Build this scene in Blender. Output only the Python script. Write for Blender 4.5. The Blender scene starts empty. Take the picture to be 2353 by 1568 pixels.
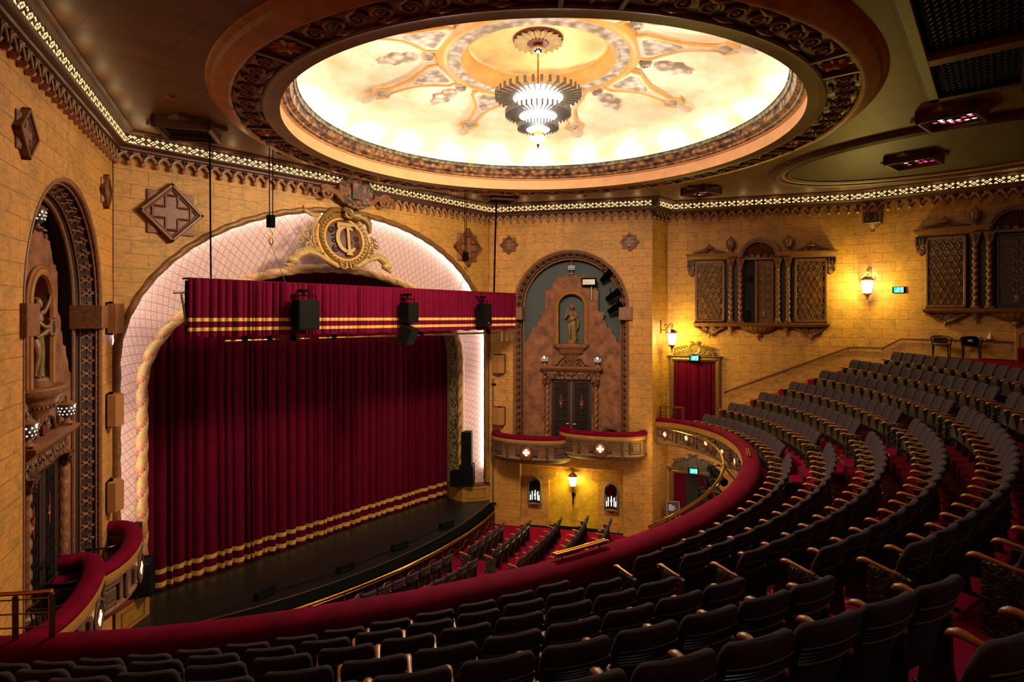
import bpy, math, random
from math import sin, cos, pi, radians, sqrt, atan2, hypot
from mathutils import Matrix, Vector
random.seed(7)
SC = bpy.context.scene
COL = SC.collection

# ------------------------------------------------------------------ helpers
def hx(h, k=1.0):
    h = h.lstrip('#'); out = []
    for i in (0, 2, 4):
        c = int(h[i:i+2], 16)/255
        out.append((c/12.92 if c <= .04045 else ((c+.055)/1.055)**2.4)*k)
    return out

class MB:
    def __init__(s): s.v = []; s.f = []; s.mi = []; s.uv = None
    def add(s, vs, fs, m=0):
        o = len(s.v); s.v += [tuple(p) for p in vs]
        for f in fs: s.f.append(tuple(i+o for i in f)); s.mi.append(m)
        return s
    def box(s, x0, x1, y0, y1, z0, z1, m=0):
        vs = [(x0,y0,z0),(x1,y0,z0),(x1,y1,z0),(x0,y1,z0),(x0,y0,z1),(x1,y0,z1),(x1,y1,z1),(x0,y1,z1)]
        return s.add(vs, [(0,3,2,1),(4,5,6,7),(0,1,5,4),(1,2,6,5),(2,3,7,6),(3,0,4,7)], m)
    def bbox(s, x0, x1, y0, y1, z0, z1, b=.01, m=0):
        # box with its four vertical-to-front edges chamfered (front = -y)
        r = lambda a, y, c: [(x0+a, y, z0+c), (x1-a, y, z0+c), (x1-a, y, z1-c), (x0+a, y, z1-c)]
        return s.loft([r(0, y1, 0), r(0, y0+b, 0), r(b, y0, b)], True, m)
    def loft(s, rings, caps=True, m=0, closed=True, mf=None):
        n = len(rings[0]); vs = [p for r in rings for p in r]; o = len(s.v); s.v += [tuple(p) for p in vs]
        for i in range(len(rings)-1):
            for j in range(n if closed else n-1):
                k = (j+1) % n
                s.f.append((o+i*n+j, o+i*n+k, o+(i+1)*n+k, o+(i+1)*n+j)); s.mi.append(mf(i, j) if mf else m)
        if caps:
            s.f.append(tuple(o+j for j in reversed(range(n)))); s.mi.append(mf(0, 0) if mf else m)
            b = o+(len(rings)-1)*n
            s.f.append(tuple(b+j for j in range(n))); s.mi.append(mf(len(rings)-2, 0) if mf else m)
        return s
    def prism(s, poly, y0, y1, m=0, mside=None):
        # polygon in (x, z) extruded along y
        n = len(poly); o = len(s.v)
        s.v += [(x, y0, z) for x, z in poly]+[(x, y1, z) for x, z in poly]
        s.f.append(tuple(o+i for i in range(n))); s.mi.append(m)
        s.f.append(tuple(o+n+i for i in reversed(range(n)))); s.mi.append(m)
        for i in range(n):
            k = (i+1) % n; s.f.append((o+i, o+n+i, o+n+k, o+k)); s.mi.append(m if mside is None else mside)
        return s
    def slab(s, poly, z0, z1, m=0):
        n = len(poly); o = len(s.v)
        s.v += [(x, y, z0) for x, y in poly]+[(x, y, z1) for x, y in poly]
        s.f.append(tuple(o+i for i in reversed(range(n)))); s.mi.append(m)
        s.f.append(tuple(o+n+i for i in range(n))); s.mi.append(m)
        for i in range(n):
            k = (i+1) % n; s.f.append((o+i, o+k, o+n+k, o+n+i)); s.mi.append(m)
        return s
    def lathe(s, prof, n=24, c=(0, 0, 0), a0=0, a1=2*pi, m=0, mf=None, sy=1.0):
        full = abs(a1-a0-2*pi) < 1e-6; k = n if full else n+1
        rings = [[(c[0]+r*cos(a0+(a1-a0)*j/n), c[1]+sy*r*sin(a0+(a1-a0)*j/n), c[2]+z) for j in range(k)] for r, z in prof]
        return s.loft(rings, False, m, full, mf)
    def tube(s, path, r=.01, n=8, closed=False, m=0, mf=None, caps=True, flat=1.0):
        P = [Vector(p) for p in path]; N = len(P); rings = []; up = None
        for i in range(N):
            if closed: t = P[(i+1) % N]-P[i-1]
            else: t = P[min(i+1, N-1)]-P[max(i-1, 0)]
            if t.length < 1e-9: t = Vector((0, 0, 1))
            t.normalize()
            if up is None: up = Vector((0, 0, 1)) if abs(t.z) < .9 else Vector((0, 1, 0))
            b = t.cross(up)
            if b.length < 1e-6: b = t.cross(Vector((1, .3, .2)))
            b.normalize(); up = b.cross(t).normalized()
            R = r[i] if isinstance(r, (list, tuple)) else r
            rings.append([P[i]+b*(R*cos(2*pi*j/n))+up*(R*flat*sin(2*pi*j/n)) for j in range(n)])
        if closed: rings.append(rings[0]); caps = False
        return s.loft(rings, caps, m, True, mf)
    def ball(s, c, r, n=10, m=0, sx=1, sy=1, sz=1):
        k = max(4, n//2)
        rings = [[(c[0]+sx*r*sin(pi*i/k)*cos(2*pi*j/n), c[1]+sy*r*sin(pi*i/k)*sin(2*pi*j/n), c[2]+sz*r*cos(pi*i/k)) for j in range(n)] for i in range(1, k)]
        o = len(s.v); s.loft(rings, False, m)
        t, b = len(s.v), len(s.v)+1
        s.v += [(c[0], c[1], c[2]+sz*r), (c[0], c[1], c[2]-sz*r)]
        for j in range(n):
            s.f.append((t, o+j, o+(j+1) % n)); s.mi.append(m)
            q = o+(k-2)*n; s.f.append((b, q+(j+1) % n, q+j)); s.mi.append(m)
        return s
    def sweep(s, path, prof, closed=False, m=0, mf=None, caps=True, side=1, zz=None):
        # path: plan points; prof: (offset to the side, z). zz: z added per path point
        N = len(path); nor = []
        for i in range(N):
            ds = []
            if i > 0 or closed: a, b = path[i-1], path[i]; ds.append((b[0]-a[0], b[1]-a[1]))
            if i < N-1 or closed: a, b = path[i], path[(i+1) % N]; ds.append((b[0]-a[0], b[1]-a[1]))
            ns = [(side*d[1]/max(hypot(*d), 1e-9), -side*d[0]/max(hypot(*d), 1e-9)) for d in ds]
            if len(ns) == 1: nor.append(ns[0])
            else:
                x, y = ns[0][0]+ns[1][0], ns[0][1]+ns[1][1]; L = hypot(x, y) or 1
                k = 1/max(.35, (x*ns[0][0]+y*ns[0][1])/L); nor.append((x/L*k, y/L*k))
        rings = [[(p[0]+n_[0]*o, p[1]+n_[1]*o, z+(zz[i] if zz else 0)) for o, z in prof] for i, (p, n_) in enumerate(zip(path, nor))]
        if closed: rings.append(rings[0])
        return s.loft(rings, caps and not closed, m, True, mf)
    def xf(s, M, start=0):
        for i in range(start, len(s.v)): s.v[i] = tuple(M @ Vector(s.v[i]))
        return s
    def mirror(s, start, ax=0, c=0.0):
        n = len(s.v); add = []
        for i in range(start, n):
            p = list(s.v[i]); p[ax] = 2*c-p[ax]; add.append(tuple(p))
        fs = [(f, m) for f, m in zip(s.f, s.mi) if min(f) >= start]
        s.v += add
        for f, m in fs: s.f.append(tuple(reversed([i-start+n for i in f]))); s.mi.append(m)
        return s

def mesh(name, mb, mats, smooth=35):
    me = bpy.data.meshes.new(name)
    me.from_pydata(mb.v, [], mb.f)
    for m in (mats if isinstance(mats, (list, tuple)) else [mats]): me.materials.append(m)
    me.polygons.foreach_set('material_index', mb.mi)
    if mb.uv:
        l = me.uv_layers.new(name='UVMap'); idx = [0]*len(me.loops); me.loops.foreach_get('vertex_index', idx)
        flat = []
        for i in idx: flat += mb.uv[i]
        l.data.foreach_set('uv', flat)
    if smooth:
        me.polygons.foreach_set('use_smooth', [True]*len(me.polygons))
        me.set_sharp_from_angle(angle=radians(smooth))
    me.update()
    return me
def obj(name, mb, mats, parent=None, smooth=35, label=None, M=None, kind=None):
    o = bpy.data.objects.new(name, mb if isinstance(mb, bpy.types.Mesh) else mesh(name, mb, mats, smooth))
    COL.objects.link(o)
    if parent is not None: o.parent = parent
    if label: o['label'] = label
    if kind: o['kind'] = kind
    if M is not None: o.matrix_local = M
    return o
def tag(o, label, cat, group=None, kind=None):
    o['label'] = label; o['category'] = cat
    if group: o['group'] = group
    if kind: o['kind'] = kind
    return o
def thing(name, label, cat, M=None, group=None, loc=None, rz=0, kind=None):
    o = bpy.data.objects.new(name, None); COL.objects.link(o); o.empty_display_size = .1
    if M is None: M = Matrix.Translation(loc or (0, 0, 0)) @ Matrix.Rotation(rz, 4, 'Z')
    o.matrix_world = M
    return tag(o, label, cat, group, kind)
def dup(o, M=None, label=None, parent=None):
    c = o.copy(); COL.objects.link(c)
    if parent is not None: c.parent = parent
    for ch in KIDS.get(o.name, ()): dup(ch, parent=c)
    if M is not None: c.matrix_world = M
    if label: c['label'] = label
    return c
KIDS = {}
def kids(*roots):
    # remember the children of each root once (o.children walks every object)
    for o in COL.objects:
        if o.parent is not None and (o.parent in roots or (o.parent.parent in roots)): KIDS.setdefault(o.parent.name, []).append(o)
ORD = 'zeroth first second third fourth fifth sixth seventh eighth ninth tenth eleventh twelfth thirteenth fourteenth fifteenth sixteenth seventeenth eighteenth nineteenth twentieth'.split()+['twenty-%s' % w for w in 'first second third fourth fifth sixth'.split()]

# ------------------------------------------------------------------ materials
class NT:
    def __init__(s, name):
        s.m = bpy.data.materials.new(name); s.m.use_nodes = True; s.t = s.m.node_tree; s.t.nodes.clear()
        s.out = s.n('ShaderNodeOutputMaterial')
    def n(s, typ, **kw):
        x = s.t.nodes.new(typ)
        for k, v in kw.items():
            if k.startswith('_'): setattr(x, k[1:], v)
            else: x.inputs[k.replace('__', ' ')].default_value = v
        return x
    def l(s, a, b): s.t.links.new(a, b)
    def math(s, op, a, b=None, c=None, clamp=False):
        x = s.t.nodes.new('ShaderNodeMath'); x.operation = op; x.use_clamp = clamp
        for i, v in enumerate((a, b, c)):
            if v is None: continue
            if isinstance(v, (int, float)): x.inputs[i].default_value = v
            else: s.l(v, x.inputs[i])
        return x.outputs[0]
    def mix(s, f, a, b, mode='MIX'):
        x = s.t.nodes.new('ShaderNodeMix'); x.data_type = 'RGBA'; x.blend_type = mode
        for i, v in ((0, f), (6, a), (7, b)):
            if isinstance(v, (int, float)): x.inputs[i].default_value = v
            elif isinstance(v, (list, tuple)): x.inputs[i].default_value = (*v[:3], 1)
            else: s.l(v, x.inputs[i])
        return x.outputs[2]
    def noise(s, vec, scale, detail=4, rough=.6):
        x = s.n('ShaderNodeTexNoise', Scale=scale, Detail=detail, Roughness=rough); s.l(vec, x.inputs['Vector']); return x.outputs['Fac']
    def ramp(s, f, lo, hi):
        x = s.t.nodes.new('ShaderNodeMapRange'); s.l(f, x.inputs[0]); x.inputs[1].default_value = lo; x.inputs[2].default_value = hi; return x.outputs[0]
    def bsdf(s, col, rough=.6, metal=0., bump=None, bstr=.3, bdist=.02, **kw):
        b = s.n('ShaderNodeBsdfPrincipled', Roughness=rough, Metallic=metal)
        for k, v in kw.items(): b.inputs[k.replace('_', ' ')].default_value = v
        if isinstance(col, (list, tuple)): b.inputs['Base Color'].default_value = (*col[:3], 1)
        else: s.l(col, b.inputs['Base Color'])
        if bump is not None:
            u = s.n('ShaderNodeBump', Strength=bstr, Distance=bdist); s.l(bump, u.inputs['Height']); s.l(u.outputs[0], b.inputs['Normal'])
        s.l(b.outputs[0], s.out.inputs[0]); return b
    def obco(s): return s.n('ShaderNodeTexCoord').outputs['Object']
    def gen(s): return s.n('ShaderNodeNewGeometry').outputs['Position']
def plain(name, col, rough=.6, metal=0., var=.25, sc=6., bump=0., bs=30., spec=None, coord='o', **kw):
    t = NT(name); c = hx(col) if isinstance(col, str) else col
    v = t.obco() if coord == 'o' else t.gen()
    f = t.noise(v, sc)
    cc = t.mix(t.ramp(f, .3, .7), [x*(1-var) for x in c], [min(1, x*(1+var)) for x in c])
    b = t.bsdf(cc, rough, metal, t.noise(v, bs) if bump else None, bump, **kw)
    if spec is not None: b.inputs['Specular IOR Level'].default_value = spec
    return t.m
def glow(name, col, st):
    t = NT(name); e = t.n('ShaderNodeEmission', Strength=st); e.inputs[0].default_value = (*(hx(col) if isinstance(col, str) else col), 1)
    t.l(e.outputs[0], t.out.inputs[0]); return t.m
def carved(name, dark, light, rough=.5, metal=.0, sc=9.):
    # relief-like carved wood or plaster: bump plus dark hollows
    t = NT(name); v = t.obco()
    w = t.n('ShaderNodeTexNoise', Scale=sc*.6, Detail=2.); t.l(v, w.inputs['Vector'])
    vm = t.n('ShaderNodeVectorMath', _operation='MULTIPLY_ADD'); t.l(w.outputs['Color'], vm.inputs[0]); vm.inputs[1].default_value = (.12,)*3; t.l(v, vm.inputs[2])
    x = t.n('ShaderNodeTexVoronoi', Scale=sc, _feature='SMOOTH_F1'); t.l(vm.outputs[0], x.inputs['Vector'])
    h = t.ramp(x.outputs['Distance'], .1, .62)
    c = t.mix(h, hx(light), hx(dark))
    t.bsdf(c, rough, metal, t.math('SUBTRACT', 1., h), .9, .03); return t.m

def stucco(name, c0, c1, blot, mortar=.26, bw=.82, bh=.36):
    t = NT(name); v = t.obco()
    sep = t.n('ShaderNodeSeparateXYZ'); t.l(v, sep.inputs[0])
    cmb = t.n('ShaderNodeCombineXYZ'); t.l(sep.outputs[0], cmb.inputs[0]); t.l(sep.outputs[2], cmb.inputs[1])
    nz = t.n('ShaderNodeTexNoise', Scale=2.5, Detail=3.); t.l(v, nz.inputs['Vector'])
    wob = t.n('ShaderNodeVectorMath', _operation='MULTIPLY_ADD'); t.l(nz.outputs['Color'], wob.inputs[0]); wob.inputs[1].default_value = (.03, .03, 0); t.l(cmb.outputs[0], wob.inputs[2])
    br = t.n('ShaderNodeTexBrick', Scale=1., _offset=.5); t.l(wob.outputs[0], br.inputs['Vector'])
    br.inputs['Brick Width'].default_value = bw; br.inputs['Row Height'].default_value = bh
    br.inputs['Mortar Size'].default_value = .007; br.inputs['Mortar Smooth'].default_value = .6
    br.inputs['Color1'].default_value = (*hx(c0), 1); br.inputs['Color2'].default_value = (*hx(c1), 1)
    n1 = t.noise(v, .55, 5); n2 = t.noise(v, 3.2, 6, .7)
    st = t.n('ShaderNodeMapping', _vector_type='POINT'); st.inputs['Scale'].default_value = (1.4, 1.4, 5.5); t.l(v, st.inputs[0])
    n3 = t.noise(st.outputs[0], 3.0, 6, .75)
    c = br.outputs['Color']
    c = t.mix(t.math('MULTIPLY', t.ramp(n1, .40, .62), .75), c, hx(blot))
    c = t.mix(t.math('MULTIPLY', t.ramp(n3, .52, .66), .5), c, hx('#5a3814'))
    c = t.mix(t.math('MULTIPLY', t.ramp(n2, .52, .64), .5), c, hx('#5e5a28'))
    c = t.mix(t.math('MULTIPLY', t.ramp(n3, .48, .34), .4), c, hx('#dba957'))
    c = t.mix(t.math('MULTIPLY', br.outputs['Fac'], mortar), c, hx('#5e3a15'))
    hgt = t.math('SUBTRACT', t.noise(v, 9, 8, .7), t.math('MULTIPLY', br.outputs['Fac'], mortar*1.2))
    t.bsdf(c, .62, 0, hgt, .35, .02); return t.m

M = {}
M['wall'] = stucco('ochre_stone_plaster', '#c28436', '#bb7d32', '#94662a')
M['wall_pale'] = stucco('pale_stone_plaster', '#b58a4c', '#ad8245', '#94713c')
M['wall_plain'] = stucco('ochre_plaster', '#b98238', '#b98238', '#996f30', mortar=.05)
M['terracotta'] = plain('rough_terracotta_plaster', '#744527', .75, var=.6, sc=2.6, bump=.8, bs=5, coord='g')
M['blue'] = plain('slate_blue_plaster', '#43484a', .8, var=.12, sc=1)
M['bronze'] = carved('carved_brown_plaster', '#2a150b', '#85532f')
M['bronze2'] = plain('brown_plaster_moulding', '#754828', .5, var=.4, sc=14, bump=.25, bs=40)
M['timber'] = plain('stained_timber', '#6a3c18', .45, var=.3, sc=8)
M['timber_dark'] = plain('dark_timber', '#2a140a', .5, var=.3, sc=8)
M['silver_ball'] = plain('polished_steel_ball', '#cfcac2', .08, 1., var=.02)
M['dark'] = plain('dark_brown_void', '#0c0705', .9, var=.1)
M['corn'] = plain('dark_red_brown_cornice', '#4a281c', .4, var=.35, sc=10, bump=.3, bs=60)
M['corn_hi'] = plain('red_brown_arcade', '#a06a50', .4, var=.35, sc=14, bump=.2, bs=60)
M['corn_dark'] = plain('dark_cornice_ground', '#1f100b', .7, var=.3)  # darker brown for the plates behind the arcade
M['black'] = plain('black_metal', '#040404', .8, var=.1, spec=.04)
M['blackbox'] = plain('black_speaker_paint', '#040303', .65, var=.15, sc=60, spec=.12)
M['grille'] = plain('black_speaker_grille', '#060504', .7, var=.3, sc=90, spec=.1)
M['brass'] = plain('polished_brass', '#b8862c', .22, 1., var=.15)
M['brass_dull'] = plain('dull_brass', '#7a5a2a', .4, .9, var=.2)
M['steel'] = plain('grey_steel', '#8c8276', .35, .9, var=.1)
M['tan'] = plain('tan_fabric', '#94602e', .85, var=.06, sc=60)
M['gold_band'] = plain('gold_paint', '#8f6320', .5, .15, var=.18, sc=5)
M['gold'] = plain('old_gold_paint', '#70501e', .45, .2, var=.35, sc=8, bump=.2, bs=25)
M['cream'] = plain('cream_plaster', '#9c7d46', .6, var=.25, sc=7)
M['fascia'] = plain('weathered_brown_plaster', '#6d4a2e', .7, var=.4, sc=6, bump=.35, bs=25)
M['fascia_d'] = plain('dark_weathered_plaster', '#4a2f20', .7, var=.4, sc=9, bump=.4, bs=25)
M['stone_grey'] = plain('grey_stone_carving', '#5c534c', .7, var=.4, sc=9, bump=.4, bs=25)
M['statue'] = plain('bronzed_statue_plaster', '#7a5230', .5, var=.3, sc=6)
M['drape'] = plain('olive_gold_statue_cloth', '#6b5428', .5, var=.35, sc=7)
def velvet(name, col, dark=.55, sc=3.):
    t = NT(name); v = t.obco(); c = hx(col)
    f = t.ramp(t.noise(v, sc, 4), .3, .7)
    t.bsdf(t.mix(f, [x*dark for x in c], c), .85, 0, None, Sheen_Weight=.06, Sheen_Roughness=.35, Sheen_Tint=(*[min(1, x*2.) for x in c], 1), Specular_IOR_Level=.06); return t.m
M['velvet'] = velvet('crimson_velvet', '#660020')
M['curtain'] = velvet('crimson_curtain_velvet', '#50021a', .72)
M['pelmet'] = velvet('crimson_pelmet_velvet', '#580420', .75)
M['panel_red'] = velvet('dark_red_parapet_panel', '#34080a')
M['goldcloth'] = plain('gold_braid', '#c49a4a', .4, .3, var=.3, sc=30, bump=.2, bs=80)
def fabric():
    t = NT('plum_seat_fabric'); v = t.gen(); f = t.noise(v, 220, 2); g = t.noise(v, 2, 2)
    t.bsdf(t.mix(f, hx('#261922'), hx('#3b2b35')), .9, 0, f, .5, .004, Sheen_Weight=.1, Sheen_Tint=(.3, .25, .3, 1), Specular_IOR_Level=.2); return t.m
M['fabric'] = fabric()
M['shell'] = plain('black_seat_shell', '#0a0909', .32, var=.1)
M['shell_edge'] = plain('shell_edge_highlight', '#a8926c', .35, .6)  # pale trim colour stands for highlights along the shell edges
def wood(name, a, b, sc=1.):
    t = NT(name); v = t.obco(); mp = t.n('ShaderNodeMapping'); mp.inputs['Scale'].default_value = (18*sc, 2.5*sc, 18*sc); t.l(v, mp.inputs[0])
    f = t.noise(mp.outputs[0], 3, 5); t.bsdf(t.mix(t.ramp(f, .35, .65), hx(a), hx(b)), .35, 0); return t.m
M['arm'] = wood('honey_armrest_wood', '#7a3f18', '#b36c30')
M['olive'] = carved('olive_carved_panel', '#1a140a', '#453a20', sc=22)
M['olive_plain'] = plain('olive_seat_timber', '#3a3019', .5, var=.25, sc=8)
M['bent'] = plain('dark_bentwood', '#1e0d08', .3, var=.2)
M['leather'] = plain('dark_leather', '#2a120c', .35, var=.2)
M['stage'] = plain('black_stage_floor', '#0c0908', .36, var=.4, sc=1.3, bump=.05, bs=8)
M['white'] = plain('white_plastic', '#d9d9d4', .4, var=.03)
M['silver'] = plain('silver_mosaic', '#b9b7b2', .15, 1., var=.3, sc=50)
def carpet():
    t = NT('crimson_carpet'); v = t.gen()
    x = t.n('ShaderNodeTexVoronoi', Scale=2.2, Randomness=.25, _distance='CHEBYCHEV'); t.l(v, x.inputs['Vector'])
    d = t.ramp(x.outputs['Distance'], .085, .07)
    sep = t.n('ShaderNodeSeparateXYZ'); 
    n = t.noise(v, 90, 2); g = t.noise(v, 1.2, 3)
    c = t.mix(n, hx('#64001e'), hx('#860a30')); c = t.mix(t.math('MULTIPLY', t.ramp(g, .3, .7), .35), c, hx('#3c0414'))
    c = t.mix(t.math('MULTIPLY', d, .7), c, hx('#8d6a34'))
    t.bsdf(c, .95, 0, n, .3, .01, Specular_IOR_Level=.05); return t.m
M['carpet'] = carpet()
def ceilmat(name, a, b, c3):
    t = NT(name); v = t.gen(); mp = t.n('ShaderNodeMapping'); mp.inputs['Scale'].default_value = (.5, 1.4, 1); mp.inputs['Rotation'].default_value = (0, 0, .5); t.l(v, mp.inputs[0])
    f = t.noise(mp.outputs[0], 1.3, 6, .65); g = t.noise(v, 6, 5, .7)
    c = t.mix(t.ramp(f, .35, .68), hx(a), hx(b)); c = t.mix(t.math('MULTIPLY', t.ramp(g, .5, .75), .4), c, hx(c3))
    br = t.n('ShaderNodeTexBrick', Scale=1., _offset=0.); m2 = t.n('ShaderNodeMapping'); t.l(v, m2.inputs[0]); t.l(m2.outputs[0], br.inputs['Vector'])
    br.inputs['Brick Width'].default_value = 1.25; br.inputs['Row Height'].default_value = 1.25; br.inputs['Mortar Size'].default_value = .012
    c = t.mix(t.math('MULTIPLY', br.outputs['Fac'], .45), c, hx('#1b0d06'))
    t.bsdf(c, .55, .1, t.noise(v, 3, 6), .1, .02); return t.m
M['ceil'] = ceilmat('bronze_painted_ceiling', '#56351b', '#744c26', '#7c5c2c')
M['ceil_oval'] = ceilmat('grey_gold_ceiling_coffer', '#4a3c28', '#5a5140', '#554526')
def domemat():
    t = NT('cream_gilded_plaster'); v = t.gen(); mp = t.n('ShaderNodeMapping'); mp.inputs['Scale'].default_value = (.6, .6, 3); t.l(v, mp.inputs[0])
    f = t.noise(mp.outputs[0], 1.6, 6, .65); g = t.noise(v, .5, 3)
    c = t.mix(t.math('MULTIPLY', t.ramp(f, .42, .75), .8), hx('#f3e3c8'), hx('#d0a55f'))
    c = t.mix(t.math('MULTIPLY', t.ramp(g, .45, .7), .5), c, hx('#e9c9ae'))
    t.bsdf(c, .6, 0, f, .15, .03); return t.m
M['dome'] = domemat()
M['dome_orange'] = plain('orange_gold_plaster', '#c98b3a', .5, var=.25, sc=2)
M['dome_grey'] = carved('grey_pink_relief_plaster', '#83705e', '#d8c2b2', .7, sc=5)
M['dome_pink'] = plain('pale_grey_plaster', '#c9b49c', .7, var=.15, sc=4)
M['peach'] = plain('peach_plaster', '#c08a5c', .6, var=.12, sc=3)
M['relief_teal'] = carved('dark_teal_acanthus_frieze', '#1c2925', '#7a5238', .5, sc=4.2)
M['ringbrown'] = plain('brown_ring_moulding', '#664128', .45, var=.3, sc=4)
M['ringgold'] = plain('orange_gold_ring', '#a06426', .4, .1, var=.35, sc=3)
M['scale'] = carved('red_scale_ornament', '#331009', '#9a6a3c', .5, sc=6.5)
M['tilegreen'] = carved('green_gold_tile_band', '#3a1a10', '#7a7a50', .5, sc=9)
M['red'] = plain('dark_red_paint', '#5a1a14', .5, var=.3)
M['glass_w'] = glow('lit_lantern_glass', (1., .84, .48), 26.)
M['star_y'] = glow('lit_amber_glass', (1., .62, .14), 7.)
M['star_w'] = glow('lit_pale_amber_glass', (1., .86, .5), 14.)
M['star_r'] = glow('lit_red_glass', (.9, .05, .12), 2.2)
M['cove'] = glow('lit_cornice_glass', (1., .64, .25), 3.0)
M['crystal'] = glow('lit_crystal', (1., .95, .86), 9.)
M['exit'] = glow('exit_green', (.02, .72, .5), 1.6)
M['exit_w'] = glow('exit_white', (.8, 1., .95), 2.6)
M['urnlit'] = glow('lit_mosaic_glass', (1., .93, .8), 2.4)
M['screen'] = plain('dark_purple_poster', '#2a0f26', .3, var=.4, sc=9)

def frame(a, b):
    # wall frame: x along the wall (viewer's right), y into the wall, z up
    u = Vector((b[0]-a[0], b[1]-a[1], 0)); L = u.length; u.normalize()
    m = Matrix.Identity(4); m[0][0], m[1][0] = u.x, u.y; m[0][1], m[1][1] = -u.y, u.x; m[0][3], m[1][3] = a
    return m, L
# plan of the house (metres; the photographer stands above the origin)
P_L1, P_L0, P_R0, P_R1 = (1.48, 10.81), (4.5, 17.05), (18.5, 17.05), (21.52, 10.81)
P_S0, P_SC, P_SB = (22.87, 10.78), (25.5, 4.2), (25.2, -6.5)
P_T0, P_TC, P_TB = (.13, 10.78), (-2.5, 4.2), (-2.2, -6.5)
F_LW, L_BOX = frame(P_L1, P_L0); F_PW, L_PW = frame(P_L0, P_R0); F_BW, _ = frame(P_R0, P_R1)
F_PI, L_PI = frame(P_R1, P_S0); F_S1, L_S1 = frame(P_S0, P_SC); F_S2, L_S2 = frame(P_SC, P_SB)
F_PJ, _ = frame(P_T0, P_L1); F_T1, _ = frame(P_TC, P_T0); F_T2, _ = frame(P_TB, P_TC)
ZCEIL = 13.88
def at(F, u, z, w=0): return F @ Matrix.Translation((u, -w, z))
# ------------------------------------------------------------------ camera
cam_d = bpy.data.cameras.new('camera'); cam = bpy.data.objects.new('camera', cam_d); COL.objects.link(cam)
EYE = 9.35
cam.location = (0, 0, EYE); cam.rotation_euler = (radians(90), 0, radians(-49.6))
cam_d.sensor_width = 36; cam_d.lens = 36*1320/2353; cam_d.shift_y = -72/2353; cam_d.clip_end = 200
SC.camera = cam
# ------------------------------------------------------------------ circle geometry
CX, CY = 11.5, 16.05
R1, DR = 12.70, .897
HB = [3.554, 3.212, 2.866, 2.528, 2.165, 1.808, 1.452, 1.10, .75, .75]
def dip(k, th): return 3*max(-.02, .384-.086*(k-1))*(1-cos(min(abs(th), radians(62))))
def rk(k): return R1+DR*(k-1)
def ztop(k, th): return EYE-HB[k-1]-dip(k, th)
def zfl(k, th): return ztop(k, th)-.93
def pol(r, th): return (CX+r*sin(th), CY-r*cos(th))
RT = [(0, 3.83), (15, 3.84), (28, 3.89), (38, 3.98), (45, 4.09), (55, 4.27), (60, 4.40), (66, 4.58)]
def zrail(th):
    d = abs(degrees_(th))
    for (a, x), (b, y) in zip(RT, RT[1:]):
        if d <= b: return EYE-(x+(y-x)*(d-a)/(b-a))
    return EYE-4.58
def degrees_(t): return t*180/pi
def in_house(p, off=0.):
    # inside the right and left side walls
    for a, b in ((P_S0, P_SC), (P_SC, P_SB), (P_TC, P_T0), (P_TB, P_TC), (P_R1, P_S0), (P_T0, P_L1)):
        u = Vector((b[0]-a[0], b[1]-a[1])).normalized(); n = Vector((u.y, -u.x))
        if (p[0]-a[0])*n.x+(p[1]-a[1])*n.y < off: return False
    return True
def thmax(r):
    t = 0
    while t < radians(66) and in_house(pol(r, t+.002), .0): t += .002
    return t

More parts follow.
